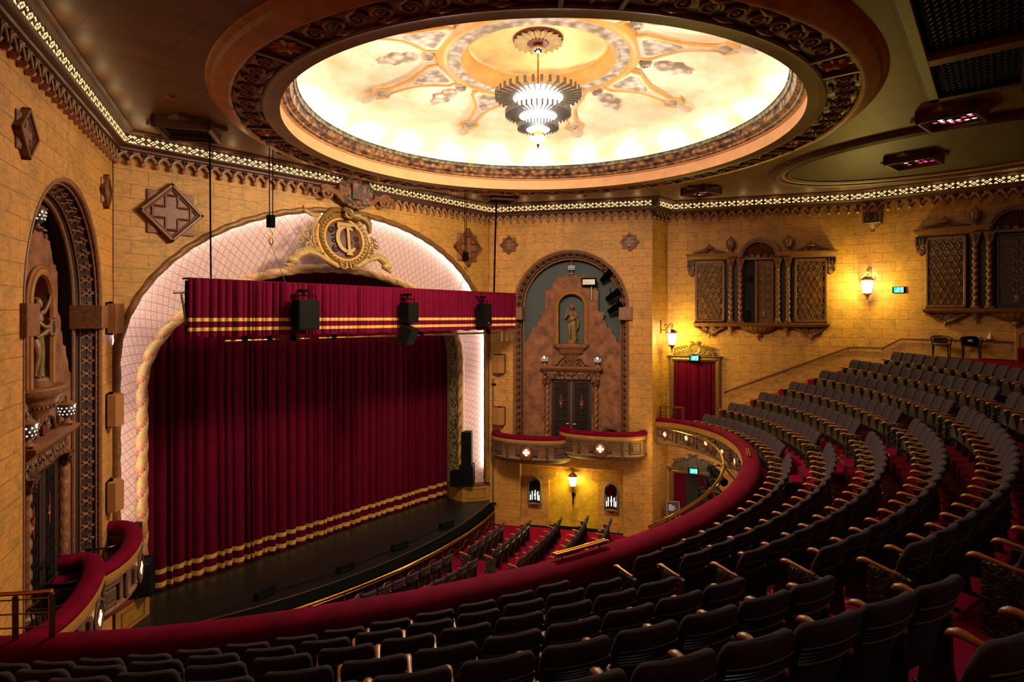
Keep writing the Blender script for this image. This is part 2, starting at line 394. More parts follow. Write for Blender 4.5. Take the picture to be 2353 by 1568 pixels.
# ------------------------------------------------------------------ walls
def quad(mb, a, b, c, d, m=0): mb.add([a, b, c, d], [(0, 1, 2, 3)], m)
def wrect(mb, u0, u1, z0, z1, y=0, m=0): quad(mb, (u0, y, z0), (u1, y, z0), (u1, y, z1), (u0, y, z1), m)
NCH = 3.54                      # centre of the box niche along its wall
def arch_wall(name, F, nc, label):
    mb = MB(); L = L_BOX; r = 2.45; zs = 9.42; N = 40
    wrect(mb, 0, nc-r, 2.7, ZCEIL); wrect(mb, nc+r, L, 2.7, ZCEIL); wrect(mb, nc-r, nc+r, 2.7, 3.35)
    for i in range(N):
        a, b = pi-pi*i/N, pi-pi*(i+1)/N
        quad(mb, (nc+r*cos(a), 0, zs+r*sin(a)), (nc+r*cos(b), 0, zs+r*sin(b)), (nc+r*cos(b), 0, ZCEIL), (nc+r*cos(a), 0, ZCEIL))
    # reveal and back of the niche
    path = [(nc-r, 3.35)]+[(nc+r*cos(pi-pi*i/N), zs+r*sin(pi-pi*i/N)) for i in range(N+1)]+[(nc+r, 3.35)]
    for (x0, z0), (x1, z1) in zip(path, path[1:]): quad(mb, (x0, 0, z0), (x1, 0, z1), (x1, .85, z1), (x0, .85, z0), 1)
    mb.add([(x, .8, z) for x, z in path], [tuple(range(len(path)))], 2)
    quad(mb, (nc-r, -.2, 3.35), (nc+r, -.2, 3.35), (nc+r, .9, 3.35), (nc-r, .9, 3.35), 1)
    # lower recess beneath the boxes
    a, b = nc-2.16, nc+2.22
    wrect(mb, 0, a, 0, 2.7); wrect(mb, b, L, 0, 2.7)
    if nc == NCH:
        c = nc+.1; st = [(c-1.05, 0), (c-1.05, 2.02), (c-.95, 2.02), (c-.72, 2.2), (c-.72, 2.36), (c-.45, 2.42), (c, 2.58), (c+.45, 2.42), (c+.72, 2.36), (c+.72, 2.2), (c+.95, 2.02), (c+1.05, 2.02), (c+1.05, 0)]
        y = .3
        wrect(mb, a, c-1.05, 0, 2.7, y); wrect(mb, c+1.05, b, 0, 2.7, y)
        for (x0, z0), (x1, z1) in zip(st, st[1:]):
            if x1 > x0: quad(mb, (x0, y, z0), (x1, y, z1), (x1, y, 2.7), (x0, y, 2.7))
            quad(mb, (x0, y, z0), (x1, y, z1), (x1, y+.22, z1), (x0, y+.22, z0), 3)
        mb.add([(x, y+.22, z) for x, z in st], [tuple(range(len(st)))], 3)
        for x in (a, b): quad(mb, (x, 0, 0), (x, y, 0), (x, y, 2.7), (x, 0, 2.7))
        quad(mb, (a, 0, 2.7), (b, 0, 2.7), (b, y, 2.7), (a, y, 2.7))
    else: wrect(mb, a, b, 0, 2.7)
    o = obj(name, mb, [M['wall'], M['bronze2'], M['blue'], plain('yellow_alcove_plaster', '#b0861c', .5, var=.3, sc=3, bump=.5, bs=9)], kind='structure', label=label, smooth=20); o.matrix_world = F
    return o
arch_wall('wall_box_right', F_BW, NCH, 'ochre block-marked wall with tall arched box niche, right of the stage')
arch_wall('wall_box_left', F_LW, L_BOX-NCH, 'ochre block-marked wall with tall arched box niche, left of the stage')
# stage wall above the proscenium arch
def earch(cx, rx, zs, rz, N=72, z0=None):
    p = [] if z0 is None else [(cx-rx, z0)]
    p += [(cx+rx*cos(pi-pi*i/N), zs+rz*sin(pi-pi*i/N)) for i in range(N+1)]
    return p if z0 is None else p+[(cx+rx, z0)]
mb = MB(); A = earch(7., 6.98, 8., 4.76)
for (x0, z0), (x1, z1) in zip(A, A[1:]): quad(mb, (x0, 0, z0), (x1, 0, z1), (x1, 0, ZCEIL), (x0, 0, ZCEIL))
o = obj('wall_stage', mb, M['wall_plain'], kind='structure', label='ochre plaster wall over the proscenium arch'); o.matrix_world = F_PW
def flat_wall(name, F, L, m, z0=0, label=None):
    mb = MB(); wrect(mb, 0, L, z0, ZCEIL); o = obj(name, mb, m, kind='structure', label=label); o.matrix_world = F
flat_wall('wall_pier_right', F_PI, L_PI, M['wall'], label='narrow ochre return wall beside the circle doorway')
flat_wall('wall_side_right', F_S1, L_S1, M['wall'], label='ochre block-marked side wall with the curtained doorway')
flat_wall('wall_rear_right', F_S2, L_S2, M['wall'], label='ochre block-marked side wall behind the topmost rows')
flat_wall('wall_pier_left', F_PJ, L_PI, M['wall'], label='narrow ochre return wall at left end of the circle')
flat_wall('wall_side_left', F_T1, L_S1, M['wall'])
flat_wall('wall_rear_left', F_T2, L_S2, M['wall'])
mb = MB(); wrect(mb, 0, 27.4, 0, ZCEIL); o = obj('wall_back', mb, M['wall'], kind='structure'); o.matrix_world = frame((25.2, -6.5), (-2.2, -6.5))[0]

# ------------------------------------------------------------------ floors
mb = MB(); mb.slab([(-2.6, -6.6), (25.6, -6.6), (25.6, 4.2), (23, 10.9), (21.6, 11.), (18.5, 17.2), (4.5, 17.2), (1.4, 11.), (0, 10.9), (-2.7, 4.2)], -.1, 0)
obj('floor', mb, M['carpet'], kind='structure', label='crimson patterned carpet of the stalls floor')
mb = MB(); NS = 90
for k in range(1, 11):
    r0, r1 = (11.95 if k == 1 else rk(k)-.62), (rk(k)+.277 if k < 10 else rk(k)+8)
    t1 = min(thmax(r0+.3), thmax(min(r1, rk(k)+.277)))+.004
    for side in (0,):
        T = [-t1+2*t1*i/NS for i in range(NS+1)]
        for a, b in zip(T, T[1:]):
            A0, A1 = pol(r0, a), pol(r0, b); B0, B1 = pol(r1, a), pol(r1, b); za, zb = zfl(k, a), zfl(k, b)
            if k == 10: za = zb = zfl(9, a)
            quad(mb, (*A0, za), (*A1, zb), (*B1, zb), (*B0, za))
            if k > 1: quad(mb, (*A0, zfl(k-1, a)-.02), (*A1, zfl(k-1, b)-.02), (*A1, zb), (*A0, za), 0)
obj('floor_circle', mb, [M['carpet'], M['timber_dark']], kind='structure', label='stepped crimson carpeted floor of the dress circle')
# half steps with brass nosings in the two radial aisles
FC = bpy.data.objects['floor_circle']; ti = 0
for a0, a1 in ((radians(-22.2), radians(-18.6)), (radians(18.4), radians(22.9))):
    for k in range(2, 10):
        r0 = rk(k)-.62; T = [a0+(a1-a0)*i/6 for i in range(7)]; zm = [(zfl(k, t)+zfl(k-1, t))/2 for t in T]
        mb = MB(); mb.loft([[(*pol(r0-.32, t), z-.25), (*pol(r0-.32, t), z), (*pol(r0, t), z), (*pol(r0, t), z-.25)] for t, z in zip(T, zm)]); obj('aisle_step', mb, M['carpet'], FC, smooth=20)
        mb = MB()
        for dr, dz in ((-.32, 0), (0, None)):
            zz_ = zm if dz == 0 else [zfl(k, t) for t in T]
            mb.loft([[(*pol(r0+dr-.012, t), z-.03), (*pol(r0+dr-.012, t), z+.012), (*pol(r0+dr+.05, t), z+.012), (*pol(r0+dr+.05, t), z)] for t, z in zip(T, zz_)])
        obj('step_nosing', mb, M['brass_dull'], FC, smooth=20)
# landings beside the two circle doorways
for nm, ex in (('right', 1), ('left', -1)):
    mb = MB(); P = [(21.95, 10.72), (22.85, 10.70), (23.42, 9.35), (22.63, 8.96), (21.60, 9.63)]
    P = [(x if ex > 0 else 23.-x, y) for x, y in P]
    if ex < 0: P.reverse()
    mb.slab(P, 4.30, 4.62); obj('floor_landing_'+nm, mb, M['carpet'], kind='structure', label='crimson carpeted landing at the %s end of the circle' % nm)
# underside of the circle
mb = MB(); N = 60; T = [radians(-63+126*i/N) for i in range(N+1)]
for a, b in zip(T, T[1:]):
    za, zb = zrail(a)-1.02, zrail(b)-1.02
    quad(mb, (*pol(11.7, a), za), (*pol(11.7, b), zb), (*pol(18.5, b), 3.9), (*pol(18.5, a), 3.9))
obj('ceiling_under_circle', mb, M['cream'], kind='structure', label='pale plaster underside of the dress circle')

# ------------------------------------------------------------------ ceiling and dome
DX, DY = 11.5, 8.92
mb = MB(); N = 96; rc = 7.42; X0, X1, Y0, Y1 = -3.2, 26.2, -7., 18.2
def onrect(a):
    c, s = cos(a), sin(a)
    t = min(((X1-DX)/c if c > 1e-9 else (X0-DX)/c if c < -1e-9 else 1e9), ((Y1-DY)/s if s > 1e-9 else (Y0-DY)/s if s < -1e-9 else 1e9))
    return (DX+c*t, DY+s*t)
AN = sorted([2*pi*i/N for i in range(N)]+[atan2(y-DY, x-DX) % (2*pi) for x in (X0, X1) for y in (Y0, Y1)])
for a, b in zip(AN, AN[1:]+[AN[0]+2*pi]):
    p, q = onrect(a), onrect(b); quad(mb, (DX+rc*cos(a), DY+rc*sin(a), ZCEIL), (DX+rc*cos(b), DY+rc*sin(b), ZCEIL), (*q, ZCEIL), (*p, ZCEIL))
obj('ceiling', mb, M['ceil'], kind='structure', label='bronze painted flat ceiling around the dome')
dome = bpy.data.objects.new('ceiling_dome', None); COL.objects.link(dome); dome.location = (DX, DY, 0); dome['kind'] = 'structure'; dome['label'] = 'shallow lit cream dome in a carved circular ring'
def dl(name, prof, m, n=128, mf=None, sm=35):
    mb = MB(); mb.lathe(prof, n, mf=mf); return obj(name, mb, m, dome, smooth=sm)
dl('ring_outer', [(7.46, 13.90), (7.43, 13.86), (7.38, 13.84), (7.34, 13.82), (7.30, 13.74), (7.22, 13.70), (7.14, 13.675), (7.08, 13.64), (7.03, 13.63), (6.98, 13.655)], M['ringgold'])
dl('frieze_ground', [(6.98, 13.655), (6.98, 13.70), (6.42, 13.70), (6.42, 13.655)], M['relief_teal'])
dl('ring_inner', [(6.42, 13.655), (6.38, 13.63), (6.33, 13.645), (6.27, 13.65), (6.1, 13.66), (6.06, 13.66)], M['ringbrown'])
dl('rim_wall', [(6.06, 13.66), (6.08, 13.70), (6.09, 13.98), (6.03, 14.0), (6.05, 14.03)], M['peach'])
dl('rim_cornice', [(6.05, 14.03), (5.98, 14.06), (5.97, 14.10), (5.86, 14.16), (5.82, 14.28), (5.80, 14.30)], M['scale'], mf=None)
dl('rim_tile_band', [(5.80, 14.30), (5.77, 14.31), (5.75, 14.40), (5.72, 14.42), (5.80, 14.44), (6.3, 14.40)], M['tilegreen'])
def zsh(r): return 14.42+1.44*sqrt(max(0, 1-(r/6.42)**2))
SH = [(6.42, 14.40)]+[(6.42*cos(radians(a)), zsh(6.42*cos(radians(a)))) for a in range(4, 66, 3)]+[(2.35, zsh(2.35))]
dl('shell', SH, M['dome'])
z0 = zsh(2.35); M['oculus'] = plain('gilded_oculus_plaster', '#d8b070', .45, .15, var=.3, sc=1.2, coord='g')
dl('oculus_ring', [(2.62, zsh(2.62)+.02), (2.58, z0-.10), (2.46, z0-.17), (2.36, z0-.19), (2.28, z0-.16)], M['dome_orange'])
dl('oculus_frieze', [(2.28, z0-.16), (2.26, z0-.13), (2.02, z0-.13), (2.0, z0-.16), (1.96, z0-.17)], M['dome_grey'])
dl('oculus_reveal', [(1.96, z0-.17), (1.90, z0-.15), (1.84, z0-.02), (1.80, z0+.02), (1.76, z0+.2)], M['dome_orange'])
dl('oculus_cap', [(1.80, z0+.2)]+[(1.80*cos(radians(a)), z0+.2+.26*sin(radians(a))) for a in range(8, 90, 8)]+[(.02, z0+.46)], M['oculus'])
ZCAP = z0+.46
# rose with petals
mb = MB(); n = 20
for i in range(n):
    a = 2*pi*i/n
    for r0, r1, w in ((.28, .62, .085),):
        pts = []
        for t in range(7):
            r = r0+(r1-r0)*t/6; ww = w*(.55+.45*t/6)*(1 if t < 6 else .45)
            pts.append((r, ww))
        s = len(mb.v)
        mb.loft([[(r, -w_, ZCAP-.10), (r, 0, ZCAP-.155), (r, w_, ZCAP-.10), (r, 0, ZCAP-.07)] for r, w_ in pts])
        mb.xf(Matrix.Rotation(a, 4, 'Z'), s)
mb.lathe([(.64, ZCAP-.02), (.62, ZCAP-.07), (.55, ZCAP-.06), (.3, ZCAP-.08), (.26, ZCAP-.15), (.16, ZCAP-.16), (.02, ZCAP-.17)], 40, m=1)
obj('ceiling_rose', mb, [M['cream'], M['red']], dome)
# radial ribs, cartouches and bosses on the shell
def on_shell(r, y, h): return (r, y, zsh(hypot(r, y))-h)
def relief(prof, h, base=.0, m=0, step=.06):
    # prof: list (r, half width) -> plaque following the shell
    mb = MB(); rings = []
    out = []
    for (ra, wa), (rb, wb) in zip(prof, prof[1:]):
        k = max(1, int((rb-ra)/step))
        for i in range(k): t = i/k; out.append((ra+(rb-ra)*t, wa+(wb-wa)*t))
    out.append(prof[-1])
    for r, w in out:
        w = max(w, .004); rings.append([on_shell(r, y, d) for y, d in ((-w, base), (-w*.96, base+h*.8), (-w*.7, base+h), (0, base+h), (w*.7, base+h), (w*.96, base+h*.8), (w, base))])
    mb.loft(rings, True, m, False); return mb
ribp = [(2.5, .62), (2.75, .66), (2.95, .52), (3.2, .36), (3.45, .22), (3.7, .17), (4.1, .13), (4.3, .15), (4.45, .30), (4.58, .22), (4.72, .10), (4.8, .12), (4.95, .22), (5.08, .14), (5.13, .02)]
ribi = [(2.62, .40), (2.8, .46), (3.0, .36), (3.25, .22), (3.45, .08), (3.5, .02)]
rib_me = mesh('rib', relief(ribp, .13), M['dome_pink']); ribi_me = mesh('rib_relief', relief(ribi, .03, .115), M['dome_grey'])
tipi_me = mesh('rib_rosette', relief([(4.3, .02), (4.45, .19), (4.6, .02)], .03, .115), M['dome_grey'])
edge = MB()
for sg in (-1, 1): edge.tube([on_shell(r, sg*w*.98, .12) for r, w in ribp if r < 4.75], .035, 6)
edge_me = mesh('rib_edge', edge, M['dome_orange'])
cart = [(3.0, .03), (3.1, .16), (3.25, .24), (3.4, .18), (3.5, .26), (3.62, .30), (3.74, .16), (3.84, .10), (3.92, .12), (4.0, .03)]
cart_me = mesh('cartouche', relief(cart, .09), M['dome_grey'])
b_ = MB(); b_.ball((2.78, 0, zsh(2.78)-.03), .17, 12, sz=.45)
for i in range(8): b_.ball((2.78+.1*cos(i*pi/4), .1*sin(i*pi/4), zsh(2.78)-.09), .045, 6)
boss_me = mesh('boss', b_, M['dome_grey'])
for k in range(8):
    R = Matrix.Rotation(radians(22.5-45*k), 4, 'Z'); rb = obj('rib', rib_me, None, dome, M=R)
    obj('rib_relief', ribi_me, None, rb); obj('rib_rosette', tipi_me, None, rb); obj('rib_edge', edge_me, None, rb)
    obj('cartouche', cart_me, None, dome, M=Matrix.Rotation(radians(45*k), 4, 'Z'))
for k in range(8): obj('boss', boss_me, None, dome, M=Matrix.Rotation(radians(45*k), 4, 'Z'))
# frieze panels: long scrolled panels and small rosette squares
def spiral(cx, cy, r, turns=1.4, a0=0, sg=1, n=18, z=13.67):
    return [(cx+r*(1-.82*i/n)*cos(a0+sg*turns*2*pi*i/n), cy+r*(1-.82*i/n)*sin(a0+sg*turns*2*pi*i/n), z) for i in range(n+1)]
lp = MB(); a_half = radians(17.2); rr_ = 6.70
for i in range(9):
    a = -a_half*.9+a_half*1.8*i/8; sg = 1 if i % 2 else -1
    s = len(lp.v); lp.tube(spiral(rr_, 0, .19, 1.6, -sg*pi/2, sg), [.034*(1-.5*j/18) for j in range(19)], 5)
    lp.tube([(rr_-.23*sg, -.22, 13.68), (rr_-.2*sg, -.05, 13.665), (rr_-.24*sg, .2, 13.68)], [.02, .06, .015], 5)
    lp.ball((rr_, 0, 13.68), .05, 6); lp.xf(Matrix.Rotation(a, 4, 'Z'), s)
lp_me = mesh('scroll_panel', lp, M['bronze2'])
sp = MB()
for i in range(8):
    s = len(sp.v); sp.loft([[(.04, -.02, 0), (.04, 0, -.04), (.04, .02, 0)], [(.15, -.07, 0), (.15, 0, -.05), (.15, .07, 0)], [(.26, -.02, -.01), (.26, 0, -.02), (.26, .02, -.01)]]); sp.xf(Matrix.Rotation(i*pi/4, 4, 'Z'), s)
sp.ball((0, 0, -.02), .07, 8); sp.xf(Matrix.Translation((rr_, 0, 13.69)))
sp_me = mesh('rosette_panel', sp, M['ringgold'])
bar = MB()
for sg in (-1, 1): s = len(bar.v); bar.box(6.4, 7.0, -.035, .035, 13.63, 13.70); bar.xf(Matrix.Rotation(sg*radians(3.9), 4, 'Z'), s)
bar_me = mesh('panel_bars', bar, M['ringbrown'])
for k in range(8):
    R = Matrix.Rotation(radians(-.5+45*k), 4, 'Z'); obj('rosette_panel', sp_me, None, dome, M=R); obj('panel_bars', bar_me, None, dome, M=R)
    obj('scroll_panel', lp_me, None, dome, M=Matrix.Rotation(radians(22+45*k), 4, 'Z'))

# ------------------------------------------------------------------ cornices
def cornice(name, F, L, e0, e1, label):
    # e0, e1: mitre slopes at the two ends (end shift per metre of projection)
    mb = MB(); prof = [(0, 13.36), (.10, 13.36), (.12, 13.40), (.18, 13.42), (.19, 13.47), (.27, 13.50), (.30, 13.535), (.30, 13.77), (.42, 13.78), (.44, 13.82), (.50, 13.84), (.50, 13.90), (0, 13.90)]
    mb.loft([[(u+(e*w), -w, z) for w, z in prof] for u, e in ((0, e0), (L, e1))], True)
    o = obj(name, mb, M['corn'], kind='structure', label=label); o.matrix_world = F
    n = max(1, round((L-.12)/.326)); p = L/n
    ar = MB(); bd = MB(); lt = MB()
    for i in range(n+1):
        u = i*p; u = min(max(u, .05), L-.05)
        ar.loft([[(u-.034, -.02, 13.05), (u+.034, -.02, 13.05), (u+.034, -.11, 13.05), (u-.034, -.11, 13.05)], [(u-.042, 0, 13.10), (u+.042, 0, 13.10), (u+.042, -.15, 13.10), (u-.042, -.15, 13.10)], [(u-.03, 0, 13.16), (u+.03, 0, 13.16), (u+.03, -.12, 13.16), (u-.03, -.12, 13.16)]])
        bd.box(u-.012, u+.012, -.135, -.01, 13.1, 13.37)
        if i < n:
            for sg in (-1, 1):
                c0 = u if sg > 0 else u+p
                # one haunch of the pointed arch, running on to cross its neighbour
                pts = [(c0+sg*p*(1-cos(t)), -.105, 13.12+.285*sin(t)) for t in [pi/2*j/6 for j in range(7)]]
                ar.tube(pts[:6], .026, 5)
                ar.tube([(x+sg*.038, y-.014, z-.012) for x, y, z in pts[1:5]], .014, 4, m=1)
            bd.prism([(u+.03, 13.34), (u+p*.3, 13.40), (u+p*.5, 13.385), (u+p*.7, 13.40), (u+p-.03, 13.34), (u+p-.02, 13.42), (u+.02, 13.42)], -.03, -.005)
            # pierced motif: openings lit from behind
            def opening(cu, t, ru, rt, k=7, rot=0):
                w0, w1, za, zb = .30, .30, 13.535, 13.77
                vs = [(cu+ru*cos(rot+2*pi*j/k), t+rt*sin(rot+2*pi*j/k)) for j in range(k)]
                lt.add([(x, -(w0+(w1-w0)*q)-.006, za+(zb-za)*q) for x, q in vs], [tuple(range(k))])
            c = u+p/2
            for du, t in ((0, .66), (0, .38), (-.045, .52), (.045, .52)): opening(c+du, t, .026, .085, 4)
            for sg in (-1, 1):
                for du, t in ((.095, .88), (.064, .80), (.126, .80), (.095, .68)): opening(c+sg*du, t, .018, .07, 6)
                for du, t in ((.095, .30), (.068, .20), (.122, .20)): opening(c+sg*du, t, .021, .068, 6)
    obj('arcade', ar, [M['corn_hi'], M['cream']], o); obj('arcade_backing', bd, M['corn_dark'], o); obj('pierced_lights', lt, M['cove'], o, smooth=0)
def mitre(F, G): # signed shift for an inner corner between wall F (end) and G (start)
    a = atan2(F[1][0], F[0][0]); b = atan2(G[1][0], G[0][0]); return math.tan((a-b)/2)
WS = [('trim_1', F_LW @ Matrix.Translation((-1.3, 0, 0)), L_BOX+1.3, 'cornice over the left box wall'), ('trim_2', F_PW, L_PW, 'cornice over the proscenium wall'), ('trim_3', F_BW, L_BOX, 'cornice over the right box wall'),
      ('trim_4', F_PI, L_PI, 'cornice over the right pier'), ('trim_5', F_S1, L_S1, 'cornice over the curtained doorway wall'), ('trim_6', F_S2, L_S2, 'cornice over the right rear wall')]
for i, (n_, F, L, lb) in enumerate(WS):
    e0 = mitre(WS[i-1][1], F) if i else 0; e1 = -mitre(F, WS[i+1][1]) if i < len(WS)-1 else 0
    cornice(n_, F, L, e0, e1, 'dark red pierced and arcaded '+lb)
# ------------------------------------------------------------------ theatre seats
def rrect(w, t, z, yc, bend=0., r=.03, n=3):
    # rounded rectangle ring in plan, bent forward at the sides
    pts = []
    r = min(r, t/2*.98, w/2*.98)
    for cx, cy, a0 in ((w/2-r, t/2-r, 0), (-w/2+r, t/2-r, pi/2), (-w/2+r, -t/2+r, pi), (w/2-r, -t/2+r, 1.5*pi)):
        for i in range(n+1):
            a = a0+pi/2*i/n; x, y = cx+r*cos(a), cy+r*sin(a); pts.append((x, yc+y-bend*x*x, z))
    # mid points on the long sides so the bend reads as a curve
    out = []
    for i, p in enumerate(pts):
        out.append(p); q = pts[(i+1) % len(pts)]
        if abs(q[0]-p[0]) > w*.5:
            for f in (.25, .5, .75): x = p[0]+(q[0]-p[0])*f; y0 = p[1]+bend*p[0]**2; out.append((x, y0-bend*x*x, z))
    return out
def lean(z): return -.20*(.92-z)/.55
BEND = .62
mb = MB()
mb.loft([rrect(w, t, z, lean(z)-.045+dy, BEND, r) for z, w, t, dy, r in ((.36, .40, .05, .03, .02), (.40, .44, .075, .01, .03), (.52, .45, .085, 0, .03), (.64, .455, .085, 0, .03), (.68, .485, .085, 0, .03), (.765, .494, .09, 0, .035), (.79, .496, .105, .008, .045), (.84, .494, .11, .010, .05), (.88, .478, .10, .008, .05), (.907, .445, .075, .006, .036), (.921, .39, .035, .004, .017))])
me_back = mesh('backrest', mb, M['fabric'], 60)
mb = MB(); mb.loft([rrect(w, .018, z, lean(z)+.006, BEND, .008) for z, w in ((.655, .43), (.66, .46), (.70, .48), (.74, .485), (.775, .485), (.782, .46))])
for z in (.69, .715, .74): mb.tube([(x, lean(z)+.017-BEND*x*x, z) for x in [-.235+.47*i/10 for i in range(11)]], .0035, 4)
me_shell = mesh('back_panel', mb, M['shell'], 50)
mb = MB()
for z, w in ((.662, .225), (.778, .238)): mb.tube([(x, lean(z)+.0165-BEND*x*x, z) for x in [-w+2*w*i/12 for i in range(13)]], .0042, 5)
me_highlight = mesh('back_trim_highlight', mb, M['shell_edge'], 60)
mb = MB(); mb.loft([rrect(w, t, z, y, 0, r) for z, y, w, t, r in ((.24, -.265, .40, .05, .02), (.26, -.265, .45, .09, .04), (.36, -.255, .46, .105, .05), (.50, -.235, .46, .10, .05), (.58, -.215, .45, .07, .03), (.60, -.21, .40, .03, .01))])
me_pad = mesh('seat', mb, M['fabric'], 60)
mb = MB(); mb.loft([[(-.215, -.325, .22), (.215, -.325, .22), (.215, -.305, .22), (-.215, -.305, .22)], [(-.215, -.275, .57), (.215, -.275, .57), (.215, -.255, .57), (-.215, -.255, .57)]])
for i in range(6): z = .25+.055*i; y = -.325+.05*(z-.22)/.35; mb.box(-.21, .21, y-.012, y+.01, z, z+.035)
mb.ball((0, -.30, .52), .012, 6)
me_under = mesh('seat_underside', mb, M['olive_plain'], 30)
mb = MB(); ring = lambda y, z, w, h: [(w*cos(a)*.5*(1 if abs(cos(a)) < .9 else 1), y, z+h*.5*sin(a)) for a in [2*pi*i/10+.314 for i in range(10)]]
mb.loft([ring(-.145, .605, .04, .03), ring(-.16, .607, .046, .036), ring(-.25, .615, .048, .036), ring(-.40, .635, .056, .036), ring(-.46, .642, .068, .046), ring(-.50, .635, .07, .052), ring(-.53, .622, .06, .046), ring(-.545, .612, .03, .02)])
me_arm = mesh('armrest', mb, M['arm'], 60)
mb = MB(); mb.loft([[(-.02, -.36, 0), (.02, -.36, 0), (.02, -.10, 0), (-.02, -.10, 0)], [(-.02, -.33, .25), (.02, -.33, .25), (.02, -.14, .25), (-.02, -.14, .25)], [(-.022, -.40, .595), (.022, -.40, .595), (.022, -.15, .605), (-.022, -.15, .605)]])
mb.box(-.04, .04, -.38, -.08, 0, .015)
me_std = mesh('standard', mb, M['timber_dark'], 30)
mb = MB(); mb.box(-.03, .03, -.43, -.05, 0, .60)
for sg in (-1, 1):
    mb.box(sg*.03-.006, sg*.03+.006, -.43, -.39, .03, .52); mb.box(sg*.03-.006, sg*.03+.006, -.09, -.05, .03, .52)
    mb.box(sg*.03-.009, sg*.03+.009, -.43, -.05, .52, .595); mb.box(sg*.03-.006, sg*.03+.006, -.43, -.05, 0, .05)
    for j in range(7): a = pi*j/6; mb.ball((sg*.033, -.24+.055*cos(a), .43+.035*sin(a)), .016, 6, sx=.5)
    mb.ball((sg*.032, -.24, .425), .03, 6, sx=.4)
    for j in range(12): a = 2*pi*j/12; mb.ball((sg*.033, -.24+.085*cos(a), .25+.11*sin(a)), .016, 6, sx=.5)
    mb.ball((sg*.03, -.24, .25), .05, 8, sx=.3, sz=1.4)
me_end = mesh('end_panel', mb, [M['olive']], 30)

def make_seat(end):
    # end: '' plain, 'l'/'r' a carved end panel and a second armrest on that side
    t = thing('theatre_chair', 'seat', 'seat')
    obj('backrest', me_back, None, t); obj('back_panel', me_shell, None, t, label='glossy black ribbed panel'); obj('back_trim_highlight', me_highlight, None, t)
    obj('seat', me_pad, None, t); obj('seat_underside', me_under, None, t, label='olive slatted seat underside')
    T = lambda x: Matrix.Translation((x, 0, 0))
    sides = {'': (-1,), 'r': (1, -1), 'l': (-1, )}[end]
    for sg in sides: obj('armrest', me_arm, None, t, M=T(sg*.275), label='honey-coloured wooden armrest')
    if end == '': obj('standard', me_std, None, t, M=T(-.275))
    if end == 'l': obj('end_panel', me_end, None, t, M=T(-.275), label='carved olive end panel')
    if end == 'r': obj('end_panel', me_end, None, t, M=T(.275), label='carved olive end panel'); obj('standard', me_std, None, t, M=T(-.275))
    return t
# printed notice on the backs
fc = bpy.data.curves.new('notice_text', 'FONT'); fc.body = 'PLEASE CHECK YOUR SEAT IS DOWN BEFORE SITTING'; fc.size = .0125; fc.align_x = 'CENTER'
fo = bpy.data.objects.new('notice_text', fc); COL.objects.link(fo); bpy.context.view_layer.update()
me_txt = bpy.data.meshes.new_from_object(fo.evaluated_get(bpy.context.evaluated_depsgraph_get())); bpy.data.objects.remove(fo); me_txt.name = 'seat_notice'
for v in me_txt.vertices:
    # the back is read from behind, so the text runs along -x
    x, z = -v.co.x, .762+v.co.y; v.co = (x, lean(z)+.0185-BEND*x*x, z)
me_txt.materials.clear(); me_txt.materials.append(plain('pale_gold_print', '#8a6a3c', .5))
PRO = {e: make_seat(e) for e in ('', 'l', 'r')}
kids(*PRO.values()); USED = set()
def place_seat(x, y, z, rz, end, label, group):
    Mx = Matrix.Translation((x, y, z)) @ Matrix.Rotation(rz, 4, 'Z')
    p = PRO[end]
    if end in USED: o = dup(p, Mx, label)
    else: USED.add(end); o = p; o.matrix_world = Mx; o['label'] = label
    o['group'] = group; return o
# seat local +x points to smaller theta, local -y to the stage
ROWN = ['front', 'second', 'third', 'fourth', 'fifth', 'sixth', 'seventh']
S_NEAR = [-5.22, -5.38, -5.69, -6.01, -6.35, -6.68, -7.02]
S_MID = [(-4.06, 15), (-4.34, 16), (-4.615, 17), (-4.80, 18), (-5.2, 19), (-5.44, 20)]
S_FAR = [(5.63, 13), (6.132, 13), (6.336, 13), (6.578, 13), (6.316, 14), (6.663, 14), (7.0, 13)]
N_NEAR = [19, 16, 12, 9, 8, 6, 3]
P_ = .55
for k in range(1, 8):
    rn = ROWN[k-1]
    def put(s, end, lb, grp):
        th = s/(rk(k)+.09); x, y = pol(rk(k)+.0, th)
        if not in_house((x, y), .35): return
        o = place_seat(x, y, zfl(k, th), th+pi, end, lb, grp)
        if th < radians(-10) and (int(abs(s)*20)+k*7) % 3 == 0: obj('seat_notice', me_txt, None, o, label='gold printed notice on the seat back')
    for i in range(N_NEAR[k-1]):
        put(S_NEAR[k-1]-P_*(i+.5), '', '%s plum seat from the aisle, %s row, nearest circle block seen from behind' % (ORD[i+1], rn), 'plum seats of the nearest circle block')
    if k <= 6:
        s0, n = S_MID[k-1]
        for i in range(n):
            # carved end panels on the aisle ends: smaller theta end is local +x
            end = 'r' if i == 0 else ('l' if i == n-1 else '')
            put(s0+P_*(i+.5), end, '%s plum seat from its near aisle, %s row, middle circle block' % (ORD[i+1], rn), 'plum seats of the middle circle block')
    s0, n = S_FAR[k-1]
    for i in range(n):
        put(s0-P_*.5+P_*i, 'r' if i == 0 else '', '%s plum seat from the aisle, %s row, circle block beside the far wall' % (ORD[i+1], rn), 'plum seats of the far circle block')
